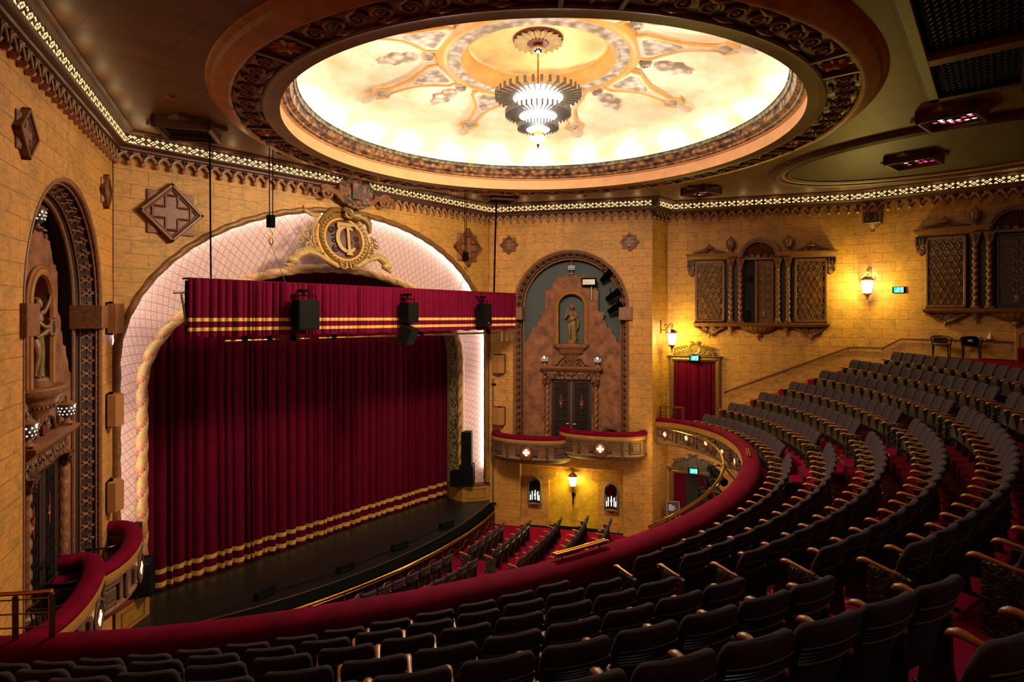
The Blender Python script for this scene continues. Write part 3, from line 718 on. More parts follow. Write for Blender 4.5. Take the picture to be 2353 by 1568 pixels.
# stalls seats
SX, SY = 11.5, 32.2
def stall(r, xs, n, rn, blk, grp, dirn):
    th0 = math.asin((xs-SX)/r)
    for i in range(n):
        th = th0-P_/r*i; x, y = SX+r*sin(th), SY-r*cos(th)
        end = 'r' if i == n-1 and dirn else ''
        place_seat(x, y, 0, th+pi, end, '%s navy stalls seat from the %s, %s row, %s stalls block' % (ORD[i+1], 'wall' if dirn else 'aisle', rn, blk), grp)
for j, (r, x1, n) in enumerate([(18.15, 17.0, 5), (19.05, 17.9, 6), (20.15, 18.95, 8), (21.15, 19.8, 8), (22.1, 20.1, 6)]):
    stall(r, x1, n, ROWN[j], 'wall-side', 'navy seats of the stalls block by the wall', True)
for j, (r, x1, n) in enumerate([(17.95, 13.6, 8), (18.9, 13.9, 6)]):
    stall(r, x1, n, ROWN[j], 'centre', 'navy seats of the centre stalls block', False)
# ------------------------------------------------------------------ reusable ornament
def scroll(mb, x, z, r, sg=1, a0=0., turns=1.5, y=-.03, w=.03, n=20, k=5, m=0):
    # flat spiral in the wall plane
    mb.tube([(x+sg*r*(1-.8*i/n)*cos(a0+turns*2*pi*i/n), y-.02*i/n, z+r*(1-.8*i/n)*sin(a0+turns*2*pi*i/n)) for i in range(n+1)], [w*(1-.45*i/n) for i in range(n+1)], k, m=m)
    mb.ball((x, y-.02, z), r*.2, 6, m=m)
def leafspray(mb, x, z, a, L, w, y=-.03, n=5, m=0):
    for i in range(n):
        t = (i+.6)/n; px, pz = x+cos(a)*L*t, z+sin(a)*L*t
        for s in (-1, 1):
            b = a+s*.85; l = w*(1-.45*t)
            mb.loft([[(px, y, pz), (px, y-.02, pz), (px+.005, y, pz)], [(px+cos(b)*l*.5-sin(b)*l*.16, y, pz+sin(b)*l*.5+cos(b)*l*.16), (px+cos(b)*l*.5, y-.035, pz+sin(b)*l*.5), (px+cos(b)*l*.5+sin(b)*l*.16, y, pz+sin(b)*l*.5-cos(b)*l*.16)], [(px+cos(b)*l, y-.01, pz+sin(b)*l), (px+cos(b)*l, y-.012, pz+sin(b)*l+.004), (px+cos(b)*l, y-.01, pz+sin(b)*l+.006)]], True, m)
    mb.tube([(x+cos(a)*L*t/6, y-.015, z+sin(a)*L*t/6) for t in range(7)], [.022*(1-.1*t) for t in range(7)], 5, m=m)
def twist(mb, x, y, z0, z1, r, turns=5, lobes=2, n=12, m=0, amp=.18):
    K = int(turns*12); rings = []
    for i in range(K+1):
        t = i/K; rings.append([(x+r*(1+amp*cos(lobes*(a-2*pi*turns*t/lobes*1)))*cos(a), y+r*(1+amp*cos(lobes*(a-2*pi*turns*t/lobes*1)))*sin(a), z0+(z1-z0)*t) for a in [2*pi*j/n for j in range(n)]])
    mb.loft(rings, True, m)
def ringtube(mb, cx, cz, rx, rz, y, r, n=28, k=6, m=0, a0=0, a1=2*pi):
    full = abs(a1-a0-2*pi) < 1e-6; N = n if full else n+1
    mb.tube([(cx+rx*cos(a0+(a1-a0)*i/n), y, cz+rz*sin(a0+(a1-a0)*i/n)) for i in range(N)], r, k, closed=full, m=m)
def starpoly(cx, cz, r, p=8, q=.765, rot=0.): return [(cx+r*(1 if i % 2 == 0 else q)*cos(rot+pi*i/p), cz+r*(1 if i % 2 == 0 else q)*sin(rot+pi*i/p)) for i in range(2*p)]
def starlamp(parent, F, r=.13):
    # leaded amber glass flower with red corners in a round recess
    o = MB(); ringtube(o, 0, 0, r*1.9, r*2.1, -.01, .022); ringtube(o, 0, 0, r*1.45, r*1.6, -.005, .014)
    f = obj('lamp_surround', o, M['fascia_d'], parent, M=F)
    g = MB()
    for i in range(8):
        a = pi*i/4; c, s_ = (r*.62*cos(a), r*.62*sin(a)); R = r*.36
        g.add([(c+R*cos(2*pi*j/8), -.03, s_+R*sin(2*pi*j/8)) for j in range(8)], [tuple(range(8))], 0 if i % 2 == 0 else 2)
    g.add([(r*.4*cos(2*pi*j/8), -.034, r*.4*sin(2*pi*j/8)) for j in range(8)], [tuple(range(8))], 1)
    obj('star_glass', g, [M['star_y'], M['star_w'], M['star_r']], f, label='lit amber and red star glass', smooth=0)

# ------------------------------------------------------------------ circle front
CF = thing('circle_front', 'curved dress circle front with crimson padded rail and lit panelled fascia', 'balcony front', loc=(CX, CY, 0))
LM = Matrix.Translation((-CX, -CY, 0))
TH = [radians(-63.5+127*i/110) for i in range(111)]
PATH = [pol(11.6, t) for t in TH]; ZZ = [zrail(t) for t in TH]
def cf(name, prof, m, **kw):
    mb = MB(); mb.sweep(PATH, prof, zz=ZZ); mb.xf(LM); return obj(name, mb, m, CF, smooth=50, **kw)
cf('padded_rail', [(-.02, -.13), (-.045, -.09), (-.04, -.04), (0, 0), (.07, .03), (.17, .035), (.27, .015), (.35, -.035), (.40, -.11), (.41, -.20), (.385, -.28), (.34, -.32), (.28, -.32), (.1, -.15)], M['velvet'], label='crimson velvet padded rail')
cf('gold_band', [(-.03, -.12), (-.045, -.15), (-.045, -.30), (-.01, -.32), (.1, -.32), (.1, -.12)], M['gold_band'], label='gold band under the rail')
cf('fascia', [(0, -.31), (.0, -.36), (.03, -.40), (.03, -.84), (.0, -.88), (-.05, -.92), (-.06, -.97), (-.02, -1.02), (.1, -1.04), (.3, -1.03), (.3, -.31)], M['fascia'])
cf('inner_panel', [(.30, -.3), (.33, -.3), (.33, -1.0), (.30, -1.0)], M['panel_red'], label='dark red panelled inner face')
mb = MB(); mb.sweep(PATH, [(.33, -.35), (.345, -.35), (.345, -.375), (.33, -.375)], zz=ZZ)
for i in range(20):
    t = radians(-62+124*i/19); p, q = pol(11.93, t-.001), pol(11.945, t+.001); r_ = pol(11.945, t-.001); s_ = pol(11.93, t+.001); z = zrail(t)
    mb.loft([[(*p, z-.98), (*r_, z-.98), (*q, z-.98), (*s_, z-.98)], [(*p, z-.35), (*r_, z-.35), (*q, z-.35), (*s_, z-.35)]])
mb.xf(LM); obj('panel_beading', mb, M['timber'], CF)
col_me = MB(); twist(col_me, 0, -.01, -.84, -.40, .045, 4, 2, 10); col_me.box(-.06, .06, -.05, .03, -.41, -.37); col_me.box(-.06, .06, -.05, .03, -.88, -.83); col_me = mesh('colonnette', col_me, M['fascia_d'])
pan = MB(); w = .52
for a, b, c, d in ((-w, w, -.77, -.74), (-w, w, -.47, -.44), (-w, -w+.03, -.77, -.44), (w-.03, w, -.77, -.44)): pan.bbox(a, b, -.03, .04, c, d, .012)
pan_me = mesh('panel_frame', pan, M['fascia_d'])
def front_frame(t, r=11.6):
    # local x along the front, -y towards the stage, z up
    p = pol(r, t); Mx = Matrix.Translation((*p, zrail(t))) @ Matrix.Rotation(t+pi, 4, 'Z')
    return Matrix.Translation((-CX, -CY, 0)) @ Mx
for i in range(17):
    t = radians(-60.2+7.52*i)
    obj('colonnette', col_me, None, CF, M=front_frame(t-radians(3.76))); obj('panel_frame', pan_me, None, CF, M=front_frame(t))
    if i >= 9 or i < 1: starlamp(CF, front_frame(t) @ Matrix.Translation((0, -.0, -.605)), .10)
# brass safety rails at the two ends and the hand rail on top of the padding
def polyline_rail(name, pts, H, label, cat='rail'):
    t = thing(name, label, cat, loc=(pts[0][0], pts[0][1], pts[0][2]))
    o = Vector(pts[0]); L = [Vector(p)-o for p in pts]
    mb = MB(); mb.tube([p+Vector((0, 0, H)) for p in L], .028, 8); obj('top_rail', mb, M['brass'], t)
    mb = MB()
    for f in (.86, .55, .25): mb.tube([p+Vector((0, 0, H*f)) for p in L], .010, 6)
    obj('wire', mb, M['brass_dull'], t)
    for i in sorted({0, len(L)//2, len(L)-1}):
        mb = MB(); mb.box(L[i].x-.03, L[i].x+.03, L[i].y-.03, L[i].y+.03, L[i].z, L[i].z+H*.93); mb.ball((L[i].x, L[i].y, L[i].z+H*.95), .025, 6); obj('post', mb, M['brass_dull'], t)
T3 = [radians(a) for a in (63, 61, 59, 57, 55.2)]
polyline_rail('safety_rail', [(*pol(11.78, a), zrail(a)+.035) for a in T3], .46, 'thin brass safety rail on circle front beside the curtained doorway')
T3 = [radians(-a) for a in (62, 60, 58, 56.5, 55.4)]
polyline_rail('safety_rail', [(*pol(11.78, a), zrail(a)+.035) for a in T3], .60, 'brass safety rail on the circle front beside the near box')
def grab(t0, t1, label, h=.10):
    T = [radians(t0+(t1-t0)*i/8) for i in range(9)]; t = thing('handrail', label, 'handrail', loc=(*pol(11.72, T[0]), zrail(T[0])+.03))
    o = Vector(t.location); P = [Vector((*pol(11.72, a), zrail(a)+.03+h))-o for a in T]
    for dx in (-.03, .03):
        mb = MB(); mb.tube([p+Vector((0, dx, 0)) for p in P], .022, 8); mb.ball(P[0]+Vector((0, dx, 0)), .026, 8); mb.ball(P[-1]+Vector((0, dx, 0)), .026, 8); obj('bar', mb, M['brass'], t)
    for i in (1, 7): mb = MB(); mb.tube([P[i]-Vector((0, 0, h)), P[i]], .012, 6); obj('post', mb, M['brass_dull'], t)
grab(-22, -17.2, 'polished double brass handrail on the crimson padded rail, above the stalls')
grab(19, 23.5, 'short brass handrail on padded rail near the bend beside the far seats', .03)
# lighting bar under the right end of the circle front
t = thing('lighting_bar', 'curved brass lighting bar bracketed below the circle fascia', 'lighting bar', loc=(CX, CY, 0))
TB = [radians(-8+61*i/40) for i in range(41)]
def barp(a, off=.5, dz=-.28): return (*[c-d for c, d in zip(pol(11.6-off, a), (CX, CY))], zrail(a)+dz)
mb = MB(); mb.tube([barp(a) for a in TB], .04, 8); obj('pipe', mb, M['brass'], t)
for i in (2, 10, 18, 26, 33, 39):
    mb = MB(); mb.tube([barp(TB[i]), barp(TB[i], .02, -.86)], .022, 6); mb.tube([barp(TB[i]), barp(TB[i], .02, -.36)], .022, 6); mb.ball(barp(TB[i]), .06, 8); obj('bracket', mb, M['brass_dull'], t)
def spot(a, dz, label, big=1.):
    p = pol(11.6-.62, a); q = thing('spotlight', label, 'spotlight', Matrix.Translation((*p, zrail(a)-.38+dz)) @ Matrix.Rotation(a+radians(28), 4, 'Z') @ Matrix.Rotation(radians(-12), 4, 'Y'))
    mb = MB(); mb.lathe([(.02, .0), (.12, .02), (.13, .3), (.11, .32), (.11, .42), (.095, .44), (.095, .75), (.105, .76), (.105, .80), (.085, .80), (.08, .74), (.01, .73)], 14); mb.xf(Matrix.Rotation(radians(-90), 4, 'Y') @ Matrix.Scale(big, 4)); mb.xf(Matrix.Translation((.45, 0, -.2))); obj('barrel', mb, M['blackbox'], q)
    mb = MB(); mb.tube([(.1, -.15, -.2), (.1, -.16, .02), (.1, 0, .06), (.1, .16, .02), (.1, .15, -.2)], .012, 6); mb.tube([(.1, 0, .06), (.0, 0, .12)], .02, 6); obj('yoke', mb, M['black'], q)
spot(radians(8), -.02, 'black profile spotlight on the brass bar, lowest of three below the padded rail')
spot(radians(13.5), 0., 'black profile spotlight on the brass bar, middle of three below the padded rail')
spot(radians(19.5), 0., 'black profile spotlight on the brass bar, topmost of three below the padded rail')

# ------------------------------------------------------------------ boxes
def make_box(F, uc, a, b, zr, label, mir=1):
    # semi-oval box front on the wall frame F
    t = thing('theatre_box', label, 'theatre box', at(F, uc, 0))
    N = 40; ph = [pi-pi*i/N for i in range(N+1)]
    path = [(a*cos(p), -b*max(0, sin(p))**.8) for p in ph]
    path = [(path[0][0]+.0, .25)]+path+[(path[-1][0], .25)]
    # right-hand side of the path points into the box: offsets are inward for positive
    def sw(name, prof, m, **kw):
        mb = MB(); mb.sweep(path, prof, side=-1); return obj(name, mb, m, t, smooth=50, **kw)
    z = zr
    sw('padded_rail', [(-.03, z-.13), (-.05, z-.08), (-.03, z-.02), (.03, z+.02), (.14, z+.035), (.25, z+.015), (.32, z-.04), (.33, z-.13), (.28, z-.22), (.1, z-.2)], M['velvet'], label='crimson velvet padded rail')
    sw('gold_band', [(-.02, z-.11), (-.035, z-.14), (-.035, z-.27), (0, z-.29), (.1, z-.29), (.1, z-.11)], M['gold_band'])
    sw('fascia', [(0, z-.28), (-.02, z-.32), (.02, z-.37), (.02, z-.86), (-.02, z-.88), (-.03, z-.93), (.02, z-.98), (.05, z-1.06), (.12, z-1.12), (.22, z-1.14), (.22, z-.28)], M['fascia'])
    mb = MB(); sh = [(x*.88, y*.86 if y < 0 else .2) for x, y in path]; mb.slab(sh, z-1.12, z-.95); obj('box_floor', mb, M['fascia_d'], t)
    # parts on the fascia
    def ff(p):
        x, y = a*cos(p), -b*sin(p)**.8; e = .01; x2, y2 = a*cos(p-e), -b*max(1e-6, sin(p-e))**.8
        al = atan2(y2-y, x2-x); return Matrix.Translation((x, y, z-.62)) @ Matrix.Rotation(al, 4, 'Z')
    if 'twc' not in globals():
        global twc, bpf, bps
        mb = MB(); twist(mb, 0, -.0, -.22, .24, .05, 4, 2, 10); mb.box(-.06, .06, -.05, .04, .22, .27); mb.box(-.06, .06, -.05, .04, -.26, -.21); twc = mesh('colonnette', mb, M['fascia_d'])
        def pf(w):
            mb = MB()
            for x0, x1, z0, z1 in ((-w, w, -.2, -.165), (-w, w, .185, .22), (-w, -w+.035, -.2, .22), (w-.035, w, -.2, .22)): mb.bbox(x0, x1, -.03, .05, z0, z1, .012)
            mb.bbox(-w+.09, w-.09, -.02, .05, -.11, .13, .02); return mesh('panel_frame', mb, M['fascia_d'])
        bpf, bps = pf(.46), pf(.24)
    for p in (2.85, 2.08, 1.06, .29): obj('colonnette', twc, None, t, M=ff(p))
    for p in (2.45, .69): obj('panel_frame', bps, None, t, M=ff(p))
    for sx in (-1, 1): mb = MB(); mb.bbox(sx*.36-.10, sx*.36+.10, -.035, .05, -.15, .17, .02); obj('centre_panel', mb, M['fascia_d'], t, M=ff(pi/2))
    starlamp(t, ff(pi/2) @ Matrix.Translation((0, -.045, 0)), .15)
    return t
make_box(F_BW, 4.92, 1.78, .92, 4.40, 'upper plaster box beside the circle, right of stage, nearer the doorway')
make_box(F_BW, 1.92, 1.72, 1.05, 4.10, 'lower plaster box right of stage, next to the proscenium')
make_box(F_LW, 2.12, 1.74, .68, 4.40, 'upper plaster box left of stage with armchairs, nearest the brass rail')
make_box(F_LW, 4.98, 1.68, .86, 4.10, 'lower plaster box left of stage, next to the proscenium')
# bentwood armchairs
def tubchair(label, Mx, group=None, leather=False):
    t = thing('armchair', label, 'armchair', Mx, group)
    ang = [radians(200-220*i/18) for i in range(19)]
    arc = [(.29*cos(a_), .27*sin(a_), .70+.05*max(0, sin(a_))) for a_ in ang]
    arc = [(-.29, -.30, .69)]+[p for p in arc if p[1] > -.06]+[(.29, -.30, .69)]
    mb = MB(); mb.tube(arc, [.02]+[.026]*(len(arc)-2)+[.02], 8); mb.ball(arc[0], .028, 8); mb.ball(arc[-1], .028, 8); obj('arm_rail', mb, M['bent'], t)
    mb = MB(); mb.loft([[(.27*cos(x), -.03+.27*sin(x), z) for x in [2*pi*i/20 for i in range(20)]] for z in (.42, .45, .465)]); obj('seat', mb, M['leather'], t)
    if leather:
        mb = MB(); mb.loft([[(.20*sx, .245, .70), (.20*sx, .265, .70), (.20*sx, .265, .50), (.20*sx, .245, .50)] for sx in (-1, -.5, 0, .5, 1)]); obj('back_pad', mb, M['leather'], t)
    else:
        for i in range(7):
            a_ = radians(20+140*i/6); mb = MB(); mb.tube([(.25*cos(a_), .23*sin(a_), .45), (.285*cos(a_), .265*sin(a_), .71)], .011, 6); obj('spindle', mb, M['bent'], t)
    for sx in (-1, 1):
        mb = MB(); mb.tube([(sx*.24, -.25, 0), (sx*.24, -.24, .43), (sx*.28, -.28, .69)], .02, 6); obj('leg', mb, M['bent'], t)
        mb = MB(); mb.tube([(sx*.22, .22, 0), (sx*.19, .17, .43)], .02, 6); obj('leg', mb, M['bent'], t)
    return t
ZB1, ZB2 = 4.40-.95, 4.10-.95
RZ = lambda d: Matrix.Rotation(radians(d), 4, 'Z')
nl = L_BOX-NCH
tubchair('dark bentwood armchair in the near box, deeper of two facing the stage', at(F_LW, 3.15, ZB1, .0) @ RZ(86))
tubchair('dark bentwood armchair in the near box, closest to the brass rail', at(F_LW, 2.15, ZB1, .02) @ RZ(80))
tubchair('dark bentwood armchair in the far left box behind its padded rail', at(F_LW, 5.65, ZB2, .10) @ RZ(95))
tubchair('dark bentwood armchair just showing above the rail of the upper box', at(F_BW, 5.2, ZB1+.10, -.15) @ RZ(20))
# ------------------------------------------------------------------ proscenium
def tilemat():
    # pink diamond lattice with red rosettes, laid out in the surface's own UV (metres)
    t = NT('pink_lattice_plaster'); uv = t.n('ShaderNodeUVMap').outputs[0]; s = t.n('ShaderNodeSeparateXYZ'); t.l(uv, s.inputs[0])
    u = t.math('DIVIDE', s.outputs[0], .25); v = t.math('DIVIDE', s.outputs[1], .36)
    p = t.math('FRACT', t.math('ADD', u, v)); q = t.math('FRACT', t.math('SUBTRACT', u, v))
    dp = t.math('ABSOLUTE', t.math('SUBTRACT', p, .5)); dq = t.math('ABSOLUTE', t.math('SUBTRACT', q, .5))
    edge = t.math('MAXIMUM', dp, dq); d = t.math('SQRT', t.math('ADD', t.math('MULTIPLY', dp, dp), t.math('MULTIPLY', dq, dq)))
    line = t.ramp(edge, .42, .45); line2 = t.math('MULTIPLY', t.ramp(edge, .36, .385), t.math('SUBTRACT', 1., t.ramp(edge, .395, .415)))
    ring = t.math('MULTIPLY', t.ramp(d, .12, .15), t.math('SUBTRACT', 1., t.ramp(d, .19, .23))); pearl = t.math('SUBTRACT', 1., t.ramp(d, .05, .075))
    n = t.noise(t.gen(), 18, 3)
    c = t.mix(t.ramp(n, .35, .65), hx('#c3a59b'), hx('#b58e8a'))
    c = t.mix(line2, c, hx('#9d7c78')); c = t.mix(t.math('MULTIPLY', ring, .75), c, hx('#b0485a')); c = t.mix(pearl, c, hx('#fff4ea')); c = t.mix(line, c, hx('#96806a'))
    h = t.math('ADD', t.math('MULTIPLY', line, .8), pearl)
    t.bsdf(c, .6, 0, h, .6, .03); return t.m
M['tile'] = tilemat()
ZST = 1.05
pros = thing('proscenium', 'wide arched proscenium surround with pink lattice cove and roped edges', 'proscenium arch', at(F_PW, 7., 0))
OUT = earch(0., 6.98, 8., 4.76, 96, .6); INN = earch(0., 6.10, 7.2, 3.60, 96, .6)
# refine the straight jambs
def dens(P):
    a, b = P[0], P[1]; c, d = P[-2], P[-1]; k = 24
    return [(a[0], a[1]+(b[1]-a[1])*i/k) for i in range(k)]+P[1:-1]+[(d[0], c[1]+(d[1]-c[1])*(i+1)/k) for i in range(k)]
OUT, INN = dens(OUT), dens(INN)
mb = MB(); uvs = []; K = 12; s_ = 0
for i, ((x0, z0), (x1, z1)) in enumerate(zip(OUT, INN)):
    if i: s_ += .5*(hypot(x0-OUT[i-1][0], z0-OUT[i-1][1])+hypot(x1-INN[i-1][0], z1-INN[i-1][1]))
    W_ = sqrt((x1-x0)**2+(z1-z0)**2+.8**2)
    for j in range(K+1):
        f = j/K; y = .32+.54*f; bow = .08*sin(pi*f)
        mb.v.append((x0+(x1-x0)*f, y+bow, z0+(z1-z0)*f)); uvs.append((s_, W_*f))
n_ = len(OUT)
for i in range(n_-1):
    for j in range(K): a = i*(K+1)+j; mb.f.append((a, a+K+1, a+K+2, a+1)); mb.mi.append(0)
mb.uv = uvs; obj('lattice_cove', mb, M['tile'], pros, label='brightly lit pink lattice plaster')
def rope(path, r, pitch, m, k=16, name='rope_moulding'):
    # cable moulding: three broad strands twisting round, alternately coloured
    mb = MB(); P = [Vector((x, y, z)) for x, y, z in path]; out = [P[0]]
    for a, b in zip(P, P[1:]):
        n = max(1, int((b-a).length/(pitch/14)))
        for i in range(n): out.append(a+(b-a)*(i+1)/n)
    s = 0; rings = []; ph = []
    for i, p in enumerate(out):
        if i: s += (p-out[i-1]).length
        t = (out[min(i+1, len(out)-1)]-out[max(i-1, 0)]).normalized(); b = Vector((0, 1, 0)); nn = b.cross(t).normalized()
        w = 2*pi*s/(pitch*2); ph.append(w)
        rings.append([p+(nn*cos(a)+b*sin(a))*(r*(1-.16*abs(cos(a-w))**3*1.0)) for a in [2*pi*j/k for j in range(k)]])
    def mf(i, j):
        x = ((2*pi*(j+.5)/k-ph[i])/(2*pi)) % 1.
        x = (x*2) % 1.
        return 1 if x < .22 else (2 if x < .32 else 0)
    mb.loft(rings, True, mf=mf); return mb
obj('outer_rope', rope([(x*.990, .06, z-.05*(z > 8)) for x, z in OUT[4:-4]], .115, .62, 0), [M['gold'], plain('rose_brown_paint', '#7a4030', .55), M['bronze2']], pros, label='gold and brown roped outer edge')
obj('inner_rope', rope([(x, .84, z) for x, z in INN[4:-4]], .16, .62, 0), [M['cream'], plain('rose_paint', '#9a5240', .55), M['gold']], pros, label='cream and rose roped inner edge')
# mosaic reveal behind the inner rope
mb = MB()
for (x0, z0), (x1, z1) in zip(INN, INN[1:]):
    for y0, y1, m in ((.86, 1.02, 1), (1.02, 1.5, 0), (1.5, 1.66, 1)): quad(mb, (x0*.99, y0, z0), (x1*.99, y0, z1), (x1*.99, y1, z1), (x0*.99, y1, z0), m)
obj('mosaic_reveal', mb, [carved('green_gold_mosaic', '#2c2a1c', '#8a7448', .5, sc=9), M['gold']], pros)
mb = MB(); mb.tube([(x*.998, .20, z) for x, z in OUT[6:-6]], .02, 6); obj('hidden_lamp_strip', mb, glow('white_strip_light', (1., .88, .82), 110.), pros, label='white strip light behind the outer edge')
# stage wall returns so that nothing shows past the arch
mb = MB(); quad(mb, (-8, 2.6, 0), (8, 2.6, 0), (8, 2.6, 14), (-8, 2.6, 14)); obj('stage_backing', mb, M['dark'], pros); 
bk = pros
# ------------------------------------------------------------------ crest with the TC monogram
cr = thing('proscenium_crest', 'large gilded cartouche with entwined TC letters above the arch', 'crest', at(F_PW, 6.62, 11.72, .12) @ Matrix.Rotation(radians(-10), 4, 'X'))
def oval(rx, rz, n=40, egg=0., sq=1.0): return [(rx*(1-egg*sin(a))*cos(a), rz*sin(a)) for a in [2*pi*i/n for i in range(n)]]
mb = MB(); mb.loft([[(x, y, z) for x, z in oval(a, b, 40, -.08)] for a, b, y in ((1.02, .98, .30), (1.02, .98, .0), (.94, .90, -.09), (.80, .77, -.05), (.74, .72, 0))], True); obj('shield_frame', mb, M['gold'], cr)
mb = MB()
for i in range(38):
    a = 2*pi*i/38
    if 1.25 < a < 1.9: continue
    x0, z0 = .90*(1+.08*sin(a))*cos(a), .86*sin(a); x1, z1 = .79*(1+.08*sin(a))*cos(a), .77*sin(a)
    mb.tube([(x1, -.07, z1), ((x0+x1)/2, -.115, (z0+z1)/2), (x0, -.09, z0)], .022, 6); mb.ball(((x0+x1)/2-.04*sin(a), -.09, (z0+z1)/2+.04*cos(a)), .035, 6)
obj('egg_ornament', mb, M['cream'], cr)
mb = MB(); ringtube(mb, 0, -.0, .745, .715, -.03, .04, 40, 8); ringtube(mb, 0, 0, 1.0, .96, -.02, .045, 40, 8); obj('frame_beads', mb, M['dome_orange'], cr)
mb = MB(); R_ = [[(x*f, -.02-.10*(1-f*f), z*f) for x, z in oval(.74, .71, 40, -.08)] for f in (1, .8, .6, .4, .2, .02)]; mb.loft(R_, False); obj('shield_field', mb, plain('mottled_brown_shield', '#4a2414', .6, var=.6, sc=2.5), cr)
mb = MB()
for x, z, r, s, a in ((-.5, .25, .13, 1, 0), (-.45, -.05, .15, -1, 1), (-.38, -.35, .13, 1, 2), (.42, .0, .12, -1, 0), (.45, -.25, .12, 1, 1), (.12, .08, .08, 1, 0), (.16, -.12, .08, -1, 0)): scroll(mb, x, z, r, s, a, 1.2, -.10, .022, 16, 4)
obj('painted_scrollwork', mb, M['timber_dark'], cr)
# letters: C as a tapering ring section, T with flared serifs
def flat_arc(cx, cz, r0x, r0z, th, a0, a1, y, n=24):
    mb = MB(); P = []
    for i in range(n+1):
        a = a0+(a1-a0)*i/n; w = th(i/n); P.append(((cx+(r0x+w)*cos(a), cz+(r0z+w)*sin(a)), (cx+(r0x-w)*cos(a), cz+(r0z-w)*sin(a))))
    mb.loft([[(o[0], y, o[1]), (i_[0], y, i_[1]), (i_[0], y+.05, i_[1]), (o[0], y+.05, o[1])] for o, i_ in P], True); return mb
M['letter'] = plain('pale_gold_letters', '#967848', .4, .2, var=.2, sc=12)
obj('letter_c', flat_arc(.02, -.02, .36, .43, lambda t: .05+.02*sin(pi*t), radians(48), radians(318), -.17), M['letter'], cr, label='pale gold letter C')
mb = MB(); mb.prism([(-.045, -.40), (-.12, -.56), (.14, -.56), (.055, -.40), (.075, .43), (.30, .45), (.36, .34), (.40, .34), (.40, .55), (-.36, .55), (-.38, .34), (-.33, .34), (-.26, .45), (-.03, .43)], -.205, -.15); obj('letter_t', mb, M['letter'], cr, label='pale gold letter T', M=Matrix.Translation((.04, 0, -.02)))
mb = MB()
scroll(mb, .10, .82, .20, -1, .4, 1.6, -.22, .07, 24, 8); mb.lathe([(.0, -.18), (.17, -.17), (.20, -.1), (.16, 0), (.2, .1), (.17, .16), (0, .17)], 14, m=0)
mb2 = MB(); mb2.lathe([(.01, -.2), (.15, -.19), (.19, -.12), (.15, -.02), (.19, .1), (.22, .2), (.01, .24)], 14); mb2.xf(Matrix.Translation((.32, -.15, .84)) @ Matrix.Rotation(pi/2, 4, 'Y'))
mb = MB(); scroll(mb, .10, .84, .21, -1, .4, 1.6, -.26, .075, 24, 8); o_ = len(mb.v); mb.v += mb2.v; mb.f += [tuple(i+o_ for i in f) for f in mb2.f]; mb.mi += mb2.mi
mb.tube([(-.1, -.12, 1.0), (-.4, -.14, .95), (-.72, -.14, .70), (-.92, -.1, .45)], [.09, .11, .10, .05], 8); mb.tube([(.5, -.12, .86), (.8, -.14, .80), (.98, -.14, .60), (1.02, -.1, .3)], [.08, .14, .12, .05], 8)
obj('top_scroll', mb, M['gold'], cr)
mb = MB(); scroll(mb, -.17, -.92, .15, 1, 2, 1.5, -.1, .055, 20, 7); scroll(mb, .17, -.92, .15, -1, 2, 1.5, -.1, .055, 20, 7); obj('base_scroll', mb, M['gold'], cr)
for sg, sc_ in ((-1, 1.), (1, .78)):
    mb = MB()
    # dolphin-headed garland arching away from the base, with curling tendrils above
    P = [(sg*x*sc_, y, z) for x, y, z in ((.35, -.06, -.98), (.8, -.12, -.78), (1.15, -.18, -.62), (1.5, -.2, -.55), (1.85, -.18, -.68), (2.0, -.14, -.95))]
    mb.tube(P, [.05, .09, .12, .14, .15, .09], 8); mb.ball((P[-1][0], P[-1][1], P[-1][2]+.08), .17, 10, sx=1.2, sz=.9); mb.tube([P[-1], (P[-1][0]+sg*.16, -.12, P[-1][2]-.1), (P[-1][0]+sg*.26, -.1, P[-1][2]-.04)], [.09, .06, .02], 6)
    for i in range(11): t = i/10; mb.ball((sg*sc_*(1.0+.85*t), -.3, -.62+.10*sin(pi*t)), .05, 6)
    obj('dolphin_garland', mb, M['cream'], cr)
    mb = MB()
    for x, z, r, s, a in ((1.1, -.1, .17, 1, 0), (1.4, .05, .15, -1, 1), (1.65, -.15, .13, 1, 2), (1.2, .38, .16, 1, 3), (1.0, .65, .1, -1, 0), (1.35, -.35, .14, -1, 0)): scroll(mb, sg*x*sc_, z, r*sc_, sg*s, a, 1.3, -.04, .03, 18, 5)
    leafspray(mb, sg*.95*sc_, -.6, pi/2-sg*.7, 1.1*sc_, .26, -.04, 6); mb.tube([(sg*.9*sc_, -.05, -.7), (sg*1.2*sc_, -.08, -.2), (sg*1.15*sc_, -.05, .3), (sg*.98*sc_, -.04, .6)], .03, 5)
    mb.tube([(sg*.85*sc_, -.05, .75), (sg*1.15*sc_, -.1, .70), (sg*1.4*sc_, -.08, .82), (sg*1.42*sc_, -.06, 1.0)], [.05, .07, .06, .02], 6)
    obj('tendril_spray', mb, M['gold'] if sg > 0 else M['cream'], cr)
